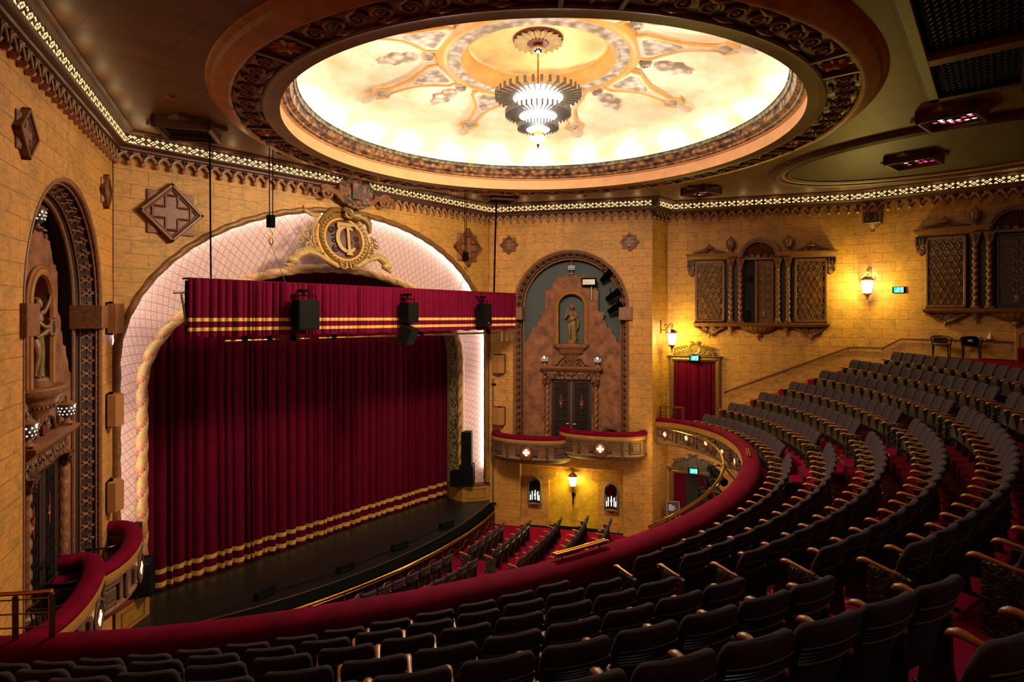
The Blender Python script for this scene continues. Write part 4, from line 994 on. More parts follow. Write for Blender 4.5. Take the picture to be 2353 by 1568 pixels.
# carved coat of arms set in the cornice above the arch
t = thing('cornice_crest', 'dark carved coat of arms with side scrolls set into the cornice', 'crest', at(F_PW, 6.95, 13.36, .30))
mb = MB(); mb.loft([[(x, y, z) for x, z in oval(a, b, 32, .1)] for a, b, y in ((.66, .58, .3), (.66, .58, 0), (.58, .50, -.10), (.48, .42, -.06))], True); scroll(mb, 0, .5, .16, 1, 0, 1.5, -.1, .06, 18, 6); ringtube(mb, 0, 0, .62, .54, -.05, .06, 32, 6); obj('shield', mb, M['bronze'], t)
mb = MB(); mb.box(-.2, 0, -.14, -.1, 0, .26, 0); mb.box(0, .2, -.14, -.1, 0, .26, 1); mb.box(-.2, 0, -.14, -.1, -.26, 0, 1); mb.box(0, .2, -.14, -.1, -.26, 0, 0)
for x, z in ((-.1, -.06), (-.1, -.15), (.08, .12), (.13, .18)): mb.ball((x, -.14, z), .03, 6, m=2)
obj('quartered_arms', mb, [M['red'], plain('dark_green_paint', '#24331f', .5), M['gold']], t)
for sg in (-1, 1):
    mb = MB(); mb.tube([(sg*.5, -.05, -.4), (sg*.8, -.1, -.15), (sg*1.1, -.1, -.08), (sg*1.35, -.08, -.2)], [.06, .1, .1, .06], 6); scroll(mb, sg*1.15, -.2, .24, sg, .5, 1.7, -.1, .06, 24, 6); scroll(mb, sg*1.55, -.22, .12, -sg, 0, 1.3, -.08, .04, 16, 5); leafspray(mb, sg*1.3, -.1, 0 if sg > 0 else pi, .5, .14); obj('side_scroll', mb, M['bronze2'], t)
# ------------------------------------------------------------------ stage, curtain, pelmet
SR, SCY = 17.0, 32.4
def sarc(r, x0, x1, n=40): return [(SX+r*sin(a), SCY-r*cos(a)) for a in [math.asin((x0-SX)/r)+(math.asin((x1-SX)/r)-math.asin((x0-SX)/r))*i/n for i in range(n+1)]]
E0 = sarc(SR, 4.72, 18.28)
st = thing('stage', 'black stage floor with curved front edge and pale rim', 'stage', loc=(SX, 17.05, 0)); LS = Matrix.Translation((-SX, -17.05, 0))
mb = MB(); mb.slab(E0+[(18.4, 17.06), (17.9, 19.6), (5.1, 19.6), (4.6, 17.06)], ZST-.12, ZST); mb.xf(LS); obj('stage_floor', mb, M['stage'], st)
mb = MB(); mb.sweep(E0, [(0, ZST+.005), (.02, ZST+.005), (.02, ZST-.02), (0, ZST-.02)]); mb.xf(LS); obj('edge_strip', mb, M['steel'], st)  # plain steel strip for the pale line along the stage edge
mb = MB(); mb.sweep(E0, [(.02, ZST-.02), (.22, ZST-.22), (.22, ZST-.34), (.02, ZST-.34)]); mb.xf(LS); obj('black_lip', mb, M['black'], st)
mb = MB(); mb.sweep(E0, [(.0, ZST-.30), (.06, ZST-.30), (.06, 0), (.0, 0)]); mb.xf(LS); obj('stage_front', mb, velvet('dark_red_pit_cloth', '#4a0713', .35, 22.), st, label='dark red pleated cloth front')
rail = thing('pit_rail', 'curved brass rail with hexagon bars along the front of the stage', 'rail', loc=(SX, 17.05, 0))
E1 = sarc(SR+.34, 4.95, 18.05, 52)
mb = MB(); mb.tube([(*p, .80) for p in E1], .035, 8); mb.xf(LS); obj('top_rail', mb, M['brass'], rail)
mb = MB()
for z in (.72, .04): mb.tube([(*p, z) for p in E1], .012, 4)
for i in range(0, len(E1)-4, 4):
    a, b = Vector((*E1[i], 0)), Vector((*E1[i+4], 0)); q = lambda f, z: a+(b-a)*f+Vector((0, 0, z))
    for P in ([q(0, .38), q(.25, .38), q(.4, .55), q(.6, .55), q(.75, .38), q(1, .38)], [q(.25, .38), q(.4, .2), q(.6, .2), q(.75, .38)], [q(.4, .55), q(.4, .72)], [q(.6, .55), q(.6, .72)], [q(.4, .2), q(.4, .04)], [q(.6, .2), q(.6, .04)]): mb.tube(P, .007, 4)
mb.xf(LS); obj('hexagon_bars', mb, M['brass_dull'], rail)
for i in range(0, len(E1), 4): mb = MB(); p = E1[i]; mb.box(p[0]-.02, p[0]+.02, p[1]-.02, p[1]+.02, 0, .80); mb.xf(LS); obj('post', mb, M['brass_dull'], rail)
def folds(W_, n, amp, seed, sharp=1., wk=1.):
    rnd = random.Random(seed); xs = [0.]
    while xs[-1] < W_: xs.append(xs[-1]+rnd.choice((.14, .22, .3, .36, .42))*(.8+.4*rnd.random())*wk)
    am = [amp*(.55+.8*rnd.random()) for _ in xs]
    def f(x):
        for i in range(len(xs)-1):
            if x <= xs[i+1]: t = (x-xs[i])/(xs[i+1]-xs[i]); return -am[i]*(sin(pi*t)**sharp)
        return 0.
    return f
def drape(W_, zs, f, m_rows, flare=0., topamp=.35, n=420, lag=None):
    # zs from bottom to top; m_rows: material index per row band
    mb = MB(); nz = len(zs)
    for z in zs:
        k = topamp+(1-topamp)*((zs[-1]-z)/(zs[-1]-zs[0]))**.6
        for i in range(n+1):
            x = W_*i/n; y = f(x)*k; hem = 0
            mb.v.append((x-W_/2, y, z+(.02*sin(x*9.) if z == zs[0] else 0)))
    for r in range(nz-1):
        for i in range(n): a = r*(n+1)+i; mb.f.append((a, a+1, a+n+2, a+n+1)); mb.mi.append(m_rows[r])
    return mb
cu = thing('house_curtain', 'closed crimson velvet house curtain with two gold bands above its hem', 'curtain', at(F_PW, 7., ZST, -1.95))
zs = [.015, .10, .25, .49, .63, .9, 1.5, 2.5, 4., 6., 8., 9.9]
f1 = folds(12.6, 0, .16, 3, .8)
for sg in (-1, 1):
    # two halves meeting at the middle
    W2 = 6.3; f2 = folds(W2, 0, .17, 3 if sg < 0 else 8, .75)
    obj('curtain_half', drape(W2, zs, f2, [0, 1, 0, 1]+[0]*7), [M['curtain'], M['goldcloth']], cu, M=Matrix.Translation((sg*W2/2, 0, 0)), smooth=40)
# hanging pelmet with its truss pipes, in front of the arch
XP0, XP1, YP = 5.53, 17.95, 15.1
LP_ = XP1-XP0
pm = thing('hanging_pelmet', 'long crimson hanging pelmet with two gold bands, slung before the arch', 'pelmet', Matrix.Translation(((XP0+XP1)/2, YP, 8.62)) @ Matrix.Rotation(radians(.55), 4, 'Y'))
f3 = folds(LP_, 0, .07, 21, .8, .5)
zs = [0, .14, .23, .38, .47, .8, 1.2, 1.38, 1.44]
obj('pelmet_front', drape(LP_, zs, f3, [0, 1, 0, 1, 0, 0, 0, 0], topamp=.6, n=900), [M['pelmet'], M['goldcloth']], pm, smooth=40)
mb = MB(); mb.box(-LP_/2, LP_/2, -.03, .34, 1.42, 1.46); obj('pelmet_top', mb, M['pelmet'], pm)
mb = MB(); mb.box(-LP_/2+.05, LP_/2-.05, .30, .32, .12, 1.4); obj('pelmet_lining', mb, M['panel_red'], pm)
mb = MB(); mb.tube([(-LP_/2-.28, .1, 1.08), (-LP_/2+.3, .1, 1.12)], .03, 8); mb.tube([(-LP_/2-.1, .1, 1.05), (-LP_/2-.0, .05, .3)], .03, 8); obj('side_truss', mb, M['steel'], pm)
mb = MB(); 
for x0, z0, x1, z1 in ((LP_/2+.04, .02, LP_/2+.04, -.52), (LP_/2-.62, -.06, LP_/2+.04, -.06), (LP_/2-.62, -.06, LP_/2-.62, -.5), (LP_/2-.62, -.5, LP_/2+.04, -.5), (LP_/2-.3, -.06, LP_/2-.3, -.5)): mb.tube([(x0, .2, z0), (x1, .2, z1)], .028, 6)
obj('end_frame', mb, M['steel'], pm)
for a, b in ((-LP_/2+.95, -2.9), (-2.6, LP_/2-1.0)):
    mb = MB(); mb.tube([(a, .12, -.13), (b, .12, -.13)], .035, 8)
    obj('pipe', mb, M['brass_dull'], pm)
    for k in range(3): mb = MB(); x = a+.5+(b-a-1)*k/2; mb.box(x-.06, x+.06, .05, .19, -.18, .1); obj('clamp', mb, M['black'], pm)
# suspension cables and hoists
def cable(label, pts, r, name='cable', cat='cable', m='black'):
    o = Vector(pts[0]); mb = MB(); mb.tube([Vector(p)-o for p in pts], r, 6); ob = obj(name, mb, M[m]); ob.location = o; return tag(ob, label, cat)
cable('single black cable from the ceiling star to near end of pelmet', [(6.02, 15.02, ZCEIL-.03), (6.06, 15.08, 12.), (6.09, 15.12, 10.13)], .022)
cable('pair of dark cables from ceiling to far end of the pelmet', [(16.72, 15.02, ZCEIL-.05), (16.7, 15.08, 12.), (16.68, 15.12, 9.99)], .035)
def hoist(x, zb, zh, label):
    t = thing('chain_hoist', label, 'hoist', loc=(x, YP+.15, ZCEIL-.02)); d = zh-ZCEIL
    for s in (-1, 1): mb = MB(); mb.tube([(s*.05, 0, 0), (s*.045, 0, d+.2)], .014, 5); obj('chain', mb, M['black'], t)
    mb = MB(); mb.bbox(-.09, .09, -.09, .09, d-.12, d+.22, .03); obj('hook_block', mb, M['black'], t)
    mb = MB(); mb.tube([(.0, 0, d-.1), (.0, 0, d-.2), (.07, 0, d-.26), (.06, 0, d-.36), (-.03, 0, d-.4), (-.06, 0, d-.33)], .022, 6); ringtube(mb, 0, d-.5, .05, .1, 0, .018, 14, 5); obj('hook', mb, M['brass_dull'], t)
    mb = MB()
    for s in (-1, 1): mb.tube([(0, 0, d-.6), (s*.42, 0, zb-ZCEIL)], .01, 5)
    obj('sling', mb, M['steel'], t)
hoist(7.72, 10.12, 11.75, 'chain hoist with hook and sling over the near part of the pelmet')
hoist(15.25, 10.02, 11.30, 'chain hoist with hook over the far part of the pelmet')
# loudspeakers hung on the pelmet
def hung(u, z0, z1, w, label, tilt=0, d=.42, yaw=0, brk=True):
    t = thing('hung_speaker', label, 'loudspeaker', Matrix.Translation((P_L0[0]+u, YP-.34, z0)) @ RZ(yaw) @ Matrix.Rotation(radians(tilt), 4, 'X'))
    h = z1-z0; mb = MB(); mb.loft([[(-w/2, -.2, z), (w/2, -.2, z), (w/2*.8, .2, z), (-w/2*.8, .2, z)] for z in (0, h)]); obj('cabinet', mb, M['blackbox'], t)
    mb = MB(); mb.bbox(-w/2+.015, w/2-.015, -.215, -.19, .02, h-.02, .01); obj('front_grille', mb, M['grille'], t)
    mb = MB(); mb.ball((0, -.217, h*.13), .012, 6); obj('badge', mb, M['steel'], t)
    if brk:
        mb = MB(); mb.tube([(-w*.55, 0, h*.5), (-w*.55, 0, h+.12), (w*.55, 0, h+.12), (w*.55, 0, h*.5)], .018, 6); mb.tube([(0, 0, h+.12), (0, .1, h+.26), (0, .37, h+.26)], .03, 6); mb.box(-.12, .12, -.05, .1, h+.22, h+.30); obj('bracket', mb, M['black'], t)
    return t
hung(3.94, 8.80, 9.62, .68, 'largest black loudspeaker hung on the pelmet, nearest the viewer', yaw=8)
hung(7.62, 8.93, 9.58, .56, 'black loudspeaker on middle of the pelmet, upper of a pair', yaw=14)
hung(7.45, 8.28, 8.82, .60, 'black loudspeaker tilted downward under the middle of the pelmet', tilt=22, yaw=25, brk=False)
hung(11.20, 8.74, 9.56, .62, 'black loudspeaker hung on the far part of the pelmet', yaw=20)
# pedestals at the foot of the arch with loudspeaker stacks
def pedestal(sg, label):
    t = thing('pedestal', label, 'pedestal', loc=(SX+sg*6.5, 17.4, ZST))
    P = [(.45*sg, -.42), (-.52*sg, .28), (-.52*sg, 1.1), (.42*sg, 1.1), (.52*sg, .0)]
    if sg < 0: P.reverse()
    mb = MB(); mb.slab(P, 0, .64); obj('body', mb, M['gold_band'], t)
    mb = MB(); mb.slab([(x*1.06, y*1.06-.01) for x, y in P], .64, .70); obj('cap', mb, M['red'], t)
    a, b = Vector((.45*sg, -.42, 0)), Vector((-.52*sg, .28, 0)); u = (b-a).normalized(); n = Vector((u.y, -u.x, 0)); n = n if n.y < 0 else -n
    mb = MB()
    for f0, f1, z0, z1 in ((.15, .85, .5, .53), (.15, .85, .1, .13), (.15, .18, .1, .53), (.82, .85, .1, .53)): p, q = a+(b-a)*f0+n*.005, a+(b-a)*f1+n*.005; mb.loft([[p+n*0, q+n*0, q+n*.015, p+n*.015], [p+Vector((0, 0, z1-z0)), q+Vector((0, 0, z1-z0)), q+n*.015+Vector((0, 0, z1-z0)), p+n*.015+Vector((0, 0, z1-z0))]]); 
    s0 = 0
    k = 0
    for f0, f1, z0, z1 in ((.15, .85, .5, .53), (.15, .85, .1, .13), (.15, .18, .1, .53), (.82, .85, .1, .53)):
        for i in range(k*8, k*8+8): x, y, z = mb.v[i]; mb.v[i] = (x, y, z+z0)
        k += 1
    obj('panel_mould', mb, M['bronze2'], t)
pedestal(1, 'gold panelled pedestal at the right foot of the arch')
pedestal(-1, 'gold panelled pedestal at the left foot of the arch')
def spk(name, x, y, z, w, d, h, rz, label, split=0):
    t = thing(name, label, 'loudspeaker', Matrix.Translation((x, y, z)) @ RZ(rz))
    mb = MB(); mb.bbox(-w/2, w/2, -d/2, d/2, 0, h, .02); obj('cabinet', mb, M['blackbox'], t)
    mb = MB(); n = max(1, split)
    for i in range(n): mb.bbox(-w/2+.02, w/2-.02, -d/2-.012, -d/2+.01, h*i/n+.03, h*(i+1)/n-.03, .01)
    obj('front_grille', mb, M['grille'], t)
    mb = MB(); mb.ball((0, -d/2-.012, .07), .014, 6); obj('badge', mb, M['steel'], t)
spk('column_speaker', 17.72, 17.65, ZST+.70+.90, .42, .42, 1.42, 35, 'tall black column loudspeaker on top of the right pedestal stack', 2)
spk('bass_speaker', 17.72, 17.65, ZST+.70, .60, .60, .90, 35, 'black bass loudspeaker under the column, on the right pedestal')
spk('monitor_speaker', 17.28, 17.9, ZST+.70, .36, .34, .66, 20, 'small black loudspeaker beside the bass bin on right pedestal')
spk('bass_speaker', 5.25, 17.55, ZST+.70, .60, .60, .90, -30, 'black bass loudspeaker on the left pedestal, partly behind the box')
spk('column_speaker', 5.1, 17.7, ZST+1.60, .42, .42, .95, -30, 'black column loudspeaker on the left pedestal stack')
# small black boxes and their cable along the stage edge
FB = [(8.02, 16.22, 10), (10.47, 15.86, 2), (12.64, 15.88, -6), (15.07, 16.1, -13)]
for i, (x, y, rz) in enumerate(FB):
    lb = ['nearest the left end', 'second along from the left end', 'third along from the left end', 'nearest the right end'][i]
    t = thing('stage_monitor', 'low black box on the stage edge, '+lb, 'stage monitor', Matrix.Translation((x, y, ZST)) @ RZ(rz), 'low black boxes on the stage edge')
    mb = MB(); mb.prism([(-.1, 0), (.1, 0), (.1, .12), (.0, .24), (-.1, .24)], -.30, .30); mb.xf(RZ(90)); obj('cabinet', mb, M['blackbox'], t)
    mb = MB(); mb.bbox(-.26, .26, -.115, -.095, .02, .1, .005); obj('front_grille', mb, M['grille'], t)
cable('thin black cable lying between the low boxes on stage', [(8.3, 16.3, ZST+.012), (9.2, 16.1, ZST+.012), (10.2, 15.95, ZST+.012), (11.5, 15.98, ZST+.012), (12.5, 15.98, ZST+.012), (13.8, 16.12, ZST+.012), (14.9, 16.2, ZST+.012)], .01)
# ------------------------------------------------------------------ box niches
def arch_path(nc, r, z0, zs, N=48, y=0.):
    k = 30
    return [(nc-r, y, z0+(zs-z0)*i/k) for i in range(k)]+[(nc+r*cos(pi-pi*i/N), y, zs+r*sin(pi-pi*i/N)) for i in range(N+1)]+[(nc+r, y, zs-(zs-z0)*(i+1)/k) for i in range(k)]
def statue(kind, F, u, z, w, label):
    t = thing('statue', label, 'statue', at(F, u, z, w))
    b = MB()
    def limb(ps, rs): b.tube(ps, rs, 10)
    # torso, hips, neck, head
    limb([(0, 0, .70), (.015, 0, .80), (.02, -.005, .92), (.0, -.01, 1.04), (-.01, -.01, 1.14), (-.01, -.005, 1.22), (0, -.005, 1.27)], [.10, .135, .115, .105, .125, .13, .06])
    b.ball((-.115, 0, 1.21), .062, 10); b.ball((.115, 0, 1.21), .062, 10)
    for sx in (-1, 1): b.ball((sx*.055-.01, -.085, 1.125), .055, 10)
    limb([(0, -.005, 1.24), (.008, -.02, 1.33)], [.052, .046])
    b.ball((.012, -.03, 1.42), .095, 14, sx=.82, sz=1.18); b.ball((.012, -.115, 1.41), .018, 6, sz=1.8); b.ball((.012, -.10, 1.365), .028, 8, sx=1.2, sz=.6); b.ball((.012, -.055, 1.345), .045, 8)
    def hand(p, d, s=1.):
        p, d = Vector(p), Vector(d).normalized(); q = d.cross(Vector((0, 1, 0))); q = q.normalized() if q.length > .1 else Vector((1, 0, 0))
        b.tube([p-d*.02, p+d*.03, p+d*.07], [.022, .03, .026], 8, flat=.6)
        for i in range(4): b.tube([p+d*.06+q*(.017*(i-1.5)), p+d*(.09+.006*(i in (1, 2)))+q*(.02*(i-1.5)), p+d*(.115+.01*(i in (1, 2)))+q*(.02*(i-1.5))+Vector((0, -.012, 0))], [.0095, .0095, .008], 6)
        b.tube([p+q*.02, p+q*.05+d*.025, p+q*.055+d*.05], [.011, .010, .008], 6)
    if kind == 0:
        limb([(-.12, 0, 1.21), (-.20, -.05, 1.06), (-.255, -.08, .96)], [.056, .048, .04]); limb([(-.255, -.08, .96), (-.225, -.10, 1.10), (-.165, -.11, 1.27)], [.044, .042, .026]); hand((-.16, -.11, 1.28), (.25, 0, 1))
        limb([(.12, 0, 1.21), (.21, -.03, 1.06), (.215, -.08, .97)], [.056, .048, .042]); limb([(.215, -.08, .97), (.13, -.14, 1.06), (.06, -.15, 1.12)], [.042, .038, .026]); hand((.05, -.15, 1.13), (-.6, 0, .7))
    else:
        limb([(.12, 0, 1.21), (.28, -.06, 1.26), (.36, -.08, 1.34)], [.056, .048, .04]); limb([(.36, -.08, 1.34), (.44, -.10, 1.46), (.49, -.11, 1.53)], [.042, .036, .026]); hand((.49, -.11, 1.54), (.5, 0, .85))
        limb([(-.12, 0, 1.21), (-.17, -.1, 1.06), (-.10, -.18, .98)], [.056, .048, .04]); limb([(-.10, -.18, .98), (.06, -.2, .98), (.18, -.2, 1.02)], [.04, .036, .026]); hand((.19, -.2, 1.03), (1, 0, .3))
    limb([(-.07, 0, .74), (-.085, -.05, .58), (-.08, -.07, .42), (-.075, -.04, .24), (-.07, -.02, .07)], [.10, .085, .062, .058, .036]); limb([(-.07, 0, .03), (-.085, -.07, .02), (-.09, -.13, .015)], [.038, .034, .024])
    limb([(.07, 0, .74), (.08, 0, .42), (.08, .01, .07)], [.10, .062, .036]); limb([(.08, .01, .03), (.1, -.07, .02), (.11, -.12, .015)], [.038, .034, .024])
    o = obj('figure', b, M['statue'], t, smooth=180); m = o.modifiers.new('join', 'REMESH'); m.mode = 'VOXEL'; m.voxel_size = .013; m.use_smooth_shade = True
    s = o.modifiers.new('soften', 'SMOOTH'); s.factor = .5; s.iterations = 3
    h = MB(); h.ball((.012, -.005, 1.455), .105, 12, sx=.88, sz=1.0); h.ball((.02, .08, 1.43), .055, 8)
    for i in range(9): a = pi*i/8; h.ball((.012+.085*cos(a), -.06, 1.43+.085*sin(a)), .028, 6)
    obj('hair', h, M['bronze2'], t)
    # wrapped cloth from the hips, leaving one leg bare
    d = MB(); R = []
    for z_, rx, ry, cx in ((.03, .15, .12, .09), (.2, .14, .12, .085), (.4, .15, .13, .07), (.58, .175, .14, .05), (.72, .18, .14, .02), (.84, .165, .13, .02), (.96, .14, .12, .04), (1.02, .11, .10, .06)):
        ring = []
        for j in range(30):
            a = 2*pi*j/30; k = 1+.07*sin(a*9+z_*5)*(1.2-z_); x = cx+rx*k*cos(a); y = ry*k*sin(a)
            if z_ < .6 and x < -.01: x = -.01+(x+.01)*.15; y = max(y, -.03) if y < 0 else y
            ring.append((x, y, z_+.03*sin(a*2+1)))
        R.append(ring)
    d.loft(R, True); d.tube([(-.17, -.08, .78), (-.05, -.17, .86), (.1, -.17, .92), (.2, -.08, .99), (.21, .02, 1.1)], [.03, .05, .05, .05, .04], 8); d.tube([(.20, .0, 1.0), (.27, .02, .8), (.26, .03, .55), (.2, .02, .42)], [.04, .06, .055, .02], 8)
    obj('drapery', d, M['drape'], t, smooth=60)
    if kind == 1:
        l = MB()
        for s_ in (-1, 1): l.tube([(.28+s_*.03, -.2, .80), (.28+s_*.14, -.2, .84), (.28+s_*.17, -.2, .95), (.28+s_*.13, -.2, 1.06), (.28+s_*.16, -.2, 1.14)], [.03, .035, .03, .026, .03], 8)
        l.tube([(.14, -.2, 1.10), (.42, -.2, 1.10)], .018, 6)
        for i in range(4): l.tube([(.24+.027*i, -.2, .83), (.24+.027*i, -.2, 1.1)], .004, 4)
        obj('lyre', l, M['statue'], t)
    p = MB(); p.lathe([(.0, -.16), (.28, -.16), (.28, -.12), (.24, -.11), (.24, -.06), (.22, -.05), (.21, 0), (0, .005)], 28); obj('plinth', p, M['bronze2'], t)
def urn(F, u, z, w, s, label, lit=True):
    t = thing('urn_lamp', label, 'urn lamp' if lit else 'urn', at(F, u, z, w) @ Matrix.Scale(s, 4))
    mb = MB(); mb.box(-.17, .17, -.17, .17, 0, .05); mb.lathe([(.14, .05), (.13, .09), (.06, .13), (.055, .18), (.10, .22)], 16); mb.lathe([(.225, .56), (.24, .59), (.20, .61), (.12, .68), (.05, .71), (.035, .76), (.055, .79), (.03, .84), (.002, .88)], 16)
    obj('urn_body', mb, M['bronze2'], t)
    mb = MB(); mb.lathe([(.09, .21), (.15, .26), (.19, .34), (.20, .46), (.205, .56)], 18); obj('mosaic_bowl', mb, M['urnbowl'], t, label='pierced mosaic bowl')
    mb = MB()
    for j in range(3):
        for i in range(11):
            a = 2*pi*i/11+j*.25; r = (.176, .198, .204)[j]+.004; z_ = (.31, .40, .49)[j]; c, s_ = cos(a), sin(a)
            for dx in (-1, 1): mb.add([(r*c-s_*e*.017, r*s_+c*e*.017, z_+f*.028*.7) for e, f in ((-1, -1), (1, -1), (1, 1), (-1, 1))], [(0, 1, 2, 3)]) if dx > 0 else None
    obj('lit_tesserae', mb, M['urnlit'], t, smooth=0)
    return t
M['urnbowl'] = plain('grey_mosaic_bowl', '#6d6862', .25, .6, var=.4, sc=60)
def niche(F, nc, side):
    R_ = {'r': 'right of the stage', 'l': 'left of the stage'}[side]
    # carved arch band
    t = thing('niche_arch', 'carved openwork brown plaster arch around the box niche '+R_, 'arch moulding', at(F, nc, 0)); zs, zb = 9.42, 3.45
    def band(name, r0, y0, r1, y1, m):
        A, B = arch_path(0, r0, zb, zs), arch_path(0, r1, zb, zs); mb = MB()
        for a, b, c, d in zip(A, A[1:], B[1:], B): quad(mb, (a[0], y0, a[2]), (b[0], y0, b[2]), (c[0], y1, c[2]), (d[0], y1, d[2]))
        return obj(name, mb, m, t)
    band('openwork_ground', 2.47, -.01, 2.13, .47, plain('dark_brown_openwork_ground', '#2a140b', .7))
    mb = MB(); mb.tube([(x, .035, z) for x, y, z in arch_path(0, 2.42, zb, zs)], .05, 8); mb.tube([(x, .09, z) for x, y, z in arch_path(0, 2.35, zb, zs)], .022, 6); obj('outer_bead', mb, M['bronze2'], t)
    mb = MB(); mb.tube([(x, .47, z) for x, y, z in arch_path(0, 2.11, zb, zs)], .045, 8); mb.tube([(x, .36, z) for x, y, z in arch_path(0, 2.2, zb, zs)], .02, 6); obj('inner_bead', mb, M['bronze2'], t)
    mb = MB()
    def unit(cx, cz, ang, sg):
        # little S-scroll on the slanted band; local (a across, l along)
        n = 10
        for q in (-1, 1):
            P = []
            for i in range(n+1):
                f = i/n; rr = .085*(1-.72*f); th_ = q*sg*(f*4.2)+(0 if q > 0 else pi)
                P.append((q*.0+rr*cos(th_)+q*.05, rr*sin(th_)))
            pts = []
            for a, l in P:
                r = 2.30-a*.55*1.2; y = .23+a*.8*1.2
                pts.append((cx+(-cos(ang))*(r-2.30)*-1+(-sin(ang))*l*-1, y-.02, cz+sin(ang)*(r-2.30)+cos(ang)*l*-1*-1*1) if False else (r, l, y))
            out = []
            for r, l, y in pts:
                if ang is None: out.append((cx*r, y-.02, cz+l))
                else: out.append((r*cos(ang+l/2.3), y-.02, zs+r*sin(ang+l/2.3)))
            mb.tube(out, [.026*(1-.4*i/n) for i in range(n+1)], 5)
    nj = 40
    for i in range(nj):
        z = zb+.1+(zs-zb-.1)*i/nj
        for sx in (-1, 1): unit(sx, z, None, 1 if i % 2 else -1)
    for i in range(46): unit(0, 0, pi*(i+.5)/46, 1 if i % 2 else -1)
    obj('openwork_lattice', mb, M['bronze2'], t)
    for sx in (-1, 1): mb = MB(); mb.bbox(sx*2.32-.27, sx*2.32+.27, -.10, .52, 8.92, 9.45, .015); obj('impost_block', mb, M['bronze2'], t)
    # stepped gable with the statue niche
    t = thing('niche_gable', 'stepped terracotta gable with an arched statue niche, box niche '+R_, 'plaster gable', at(F, nc, 0, -.5))
    H = [(2.28, 3.36), (2.28, 7.55), (2.12, 7.72), (2.08, 7.93), (1.92, 8.0), (1.88, 8.2), (1.74, 8.34), (1.70, 8.55), (1.50, 8.6), (1.46, 8.85), (1.36, 8.92), (1.38, 9.08), (1.30, 9.22), (1.16, 9.3), (1.15, 10.15), (.95, 10.22), (.84, 10.34), (.78, 10.52), (.70, 10.62), (.66, 10.74), (.3, 10.76), (.2, 10.86), (0, 10.86)]
    hole = [(0, 10.02)]+[(.55*sin(a), 9.47+.55*cos(a)) for a in [pi/2*i/10 for i in range(1, 11)]]+[(.55, 7.87), (0, 7.87), (0, 3.36)]
    mb = MB(); mb.prism(H+hole, 0, .16, 0, 0); s = MB(); s.v = list(mb.v); s.f = list(mb.f); s.mi = list(mb.mi); s.mirror(0)
    obj('gable_wall', s, M['terracotta'], t)
    mb = MB()
    for i in range(10):
        a0 = pi*i/10; a1 = pi*(i+1)/10; quad(mb, (.55*cos(a0), .0, 9.47+.55*sin(a0)), (.55*cos(a1), 0, 9.47+.55*sin(a1)), (.55*cos(a1), .28, 9.47+.55*sin(a1)), (.55*cos(a0), .28, 9.47+.55*sin(a0)))
    for sx in (-1, 1): quad(mb, (sx*.55, 0, 7.87), (sx*.55, 0, 9.47), (sx*.55, .28, 9.47), (sx*.55, .28, 7.87))
    quad(mb, (-.6, .27, 7.8), (.6, .27, 7.8), (.6, .27, 10.1), (-.6, .27, 10.1)); obj('niche_back', mb, M['blue'] if side == 'r' else M['bronze2'], t)
    M.setdefault('frame_gold', plain('ochre_brown_moulding', '#8a5520', .5, var=.25, sc=5))
    for r, q, nm in ((.62, .075, 'niche_frame'), (.72, .03, 'niche_bead')):
        mb = MB(); mb.tube([(-r, -.03, 7.88), (-r, -.03, 8.6), (-r, -.03, 9.47)]+[(r*cos(pi-pi*i/20), -.03, 9.47+r*.98*sin(pi-pi*i/20)) for i in range(1, 20)]+[(r, -.03, 9.47), (r, -.03, 8.6), (r, -.03, 7.88)], q, 8); obj(nm, mb, M['frame_gold'], t)
    mb = MB()
    for sx in (-1, 1): scroll(mb, sx*1.26, 9.12, .13, sx, 0, 1.4, .05, .04, 16, 5); scroll(mb, sx*1.0, 10.2, .08, sx, 0, 1.3, .03, .03, 14, 5); scroll(mb, sx*.5, 10.78, .08, sx, 0, 1.3, .03, .03, 14, 5)
    obj('gable_scrolls', mb, M['bronze2'], t)
    mb = MB(); mb.lathe([(.05, 7.05), (.18, 7.18), (.30, 7.30), (.36, 7.42), (.50, 7.50), (.56, 7.60), (.58, 7.64), (.70, 7.70), (.78, 7.76), (.80, 7.84), (.74, 7.88), (0, 7.88)], 28, c=(0, .02, 0), sy=.55); obj('console_shelf', mb, M['stone_grey'] if 0 else M['bronze2'], t)
    mb = MB()
    for i in range(15): a = pi+pi*(i+.5)/15; mb.ball((.52*cos(a), .02+.3*sin(a), 7.50), .03, 6)
    for sx in (-1, 1):
        scroll(mb, sx*.25, 7.18, .15, -sx, .5, 1.5, -.04, .045, 18, 6); scroll(mb, sx*.34, 6.98, .11, sx, 2.5, 1.4, -.04, .04, 18, 6); mb.tube([(sx*.2, -.06, 7.33), (sx*.45, -.08, 7.22), (sx*.62, -.08, 7.0), (sx*.9, -.06, 6.93)], [.03, .045, .045, .03], 6)
    obj('console_scrolls', mb, M['bronze'], t)
    mb = MB(); mb.prism([(-.11, 7.12), (.11, 7.12), (.11, 6.98), (0, 6.88), (-.11, 6.98)], -.1, -.02); obj('console_shield', mb, M['red'], t)
    statue(0 if side == 'r' else 1, F, nc, 8.04, -.56, 'bronzed draped statue with a hand raised to the face, in arched niche' if side == 'r' else 'bronzed statue holding a lyre with arm raised, in the near left niche')
    # doorway below
    t = thing('niche_doorway', 'carved brown doorway surround with twisted columns, in box niche '+R_, 'door surround', at(F, nc, 3.40, -.5))
    mb = MB(); mb.loft([[(-w, -y, z), (w, -y, z), (w, .05, z), (-w, .05, z)] for w, y, z in ((1.20, .20, 3.30), (1.26, .26, 3.36), (1.30, .32, 3.42), (1.33, .34, 3.46), (1.33, .34, 3.52), (1.20, .2, 3.525))]); obj('cornice', mb, M['bronze2'], t)
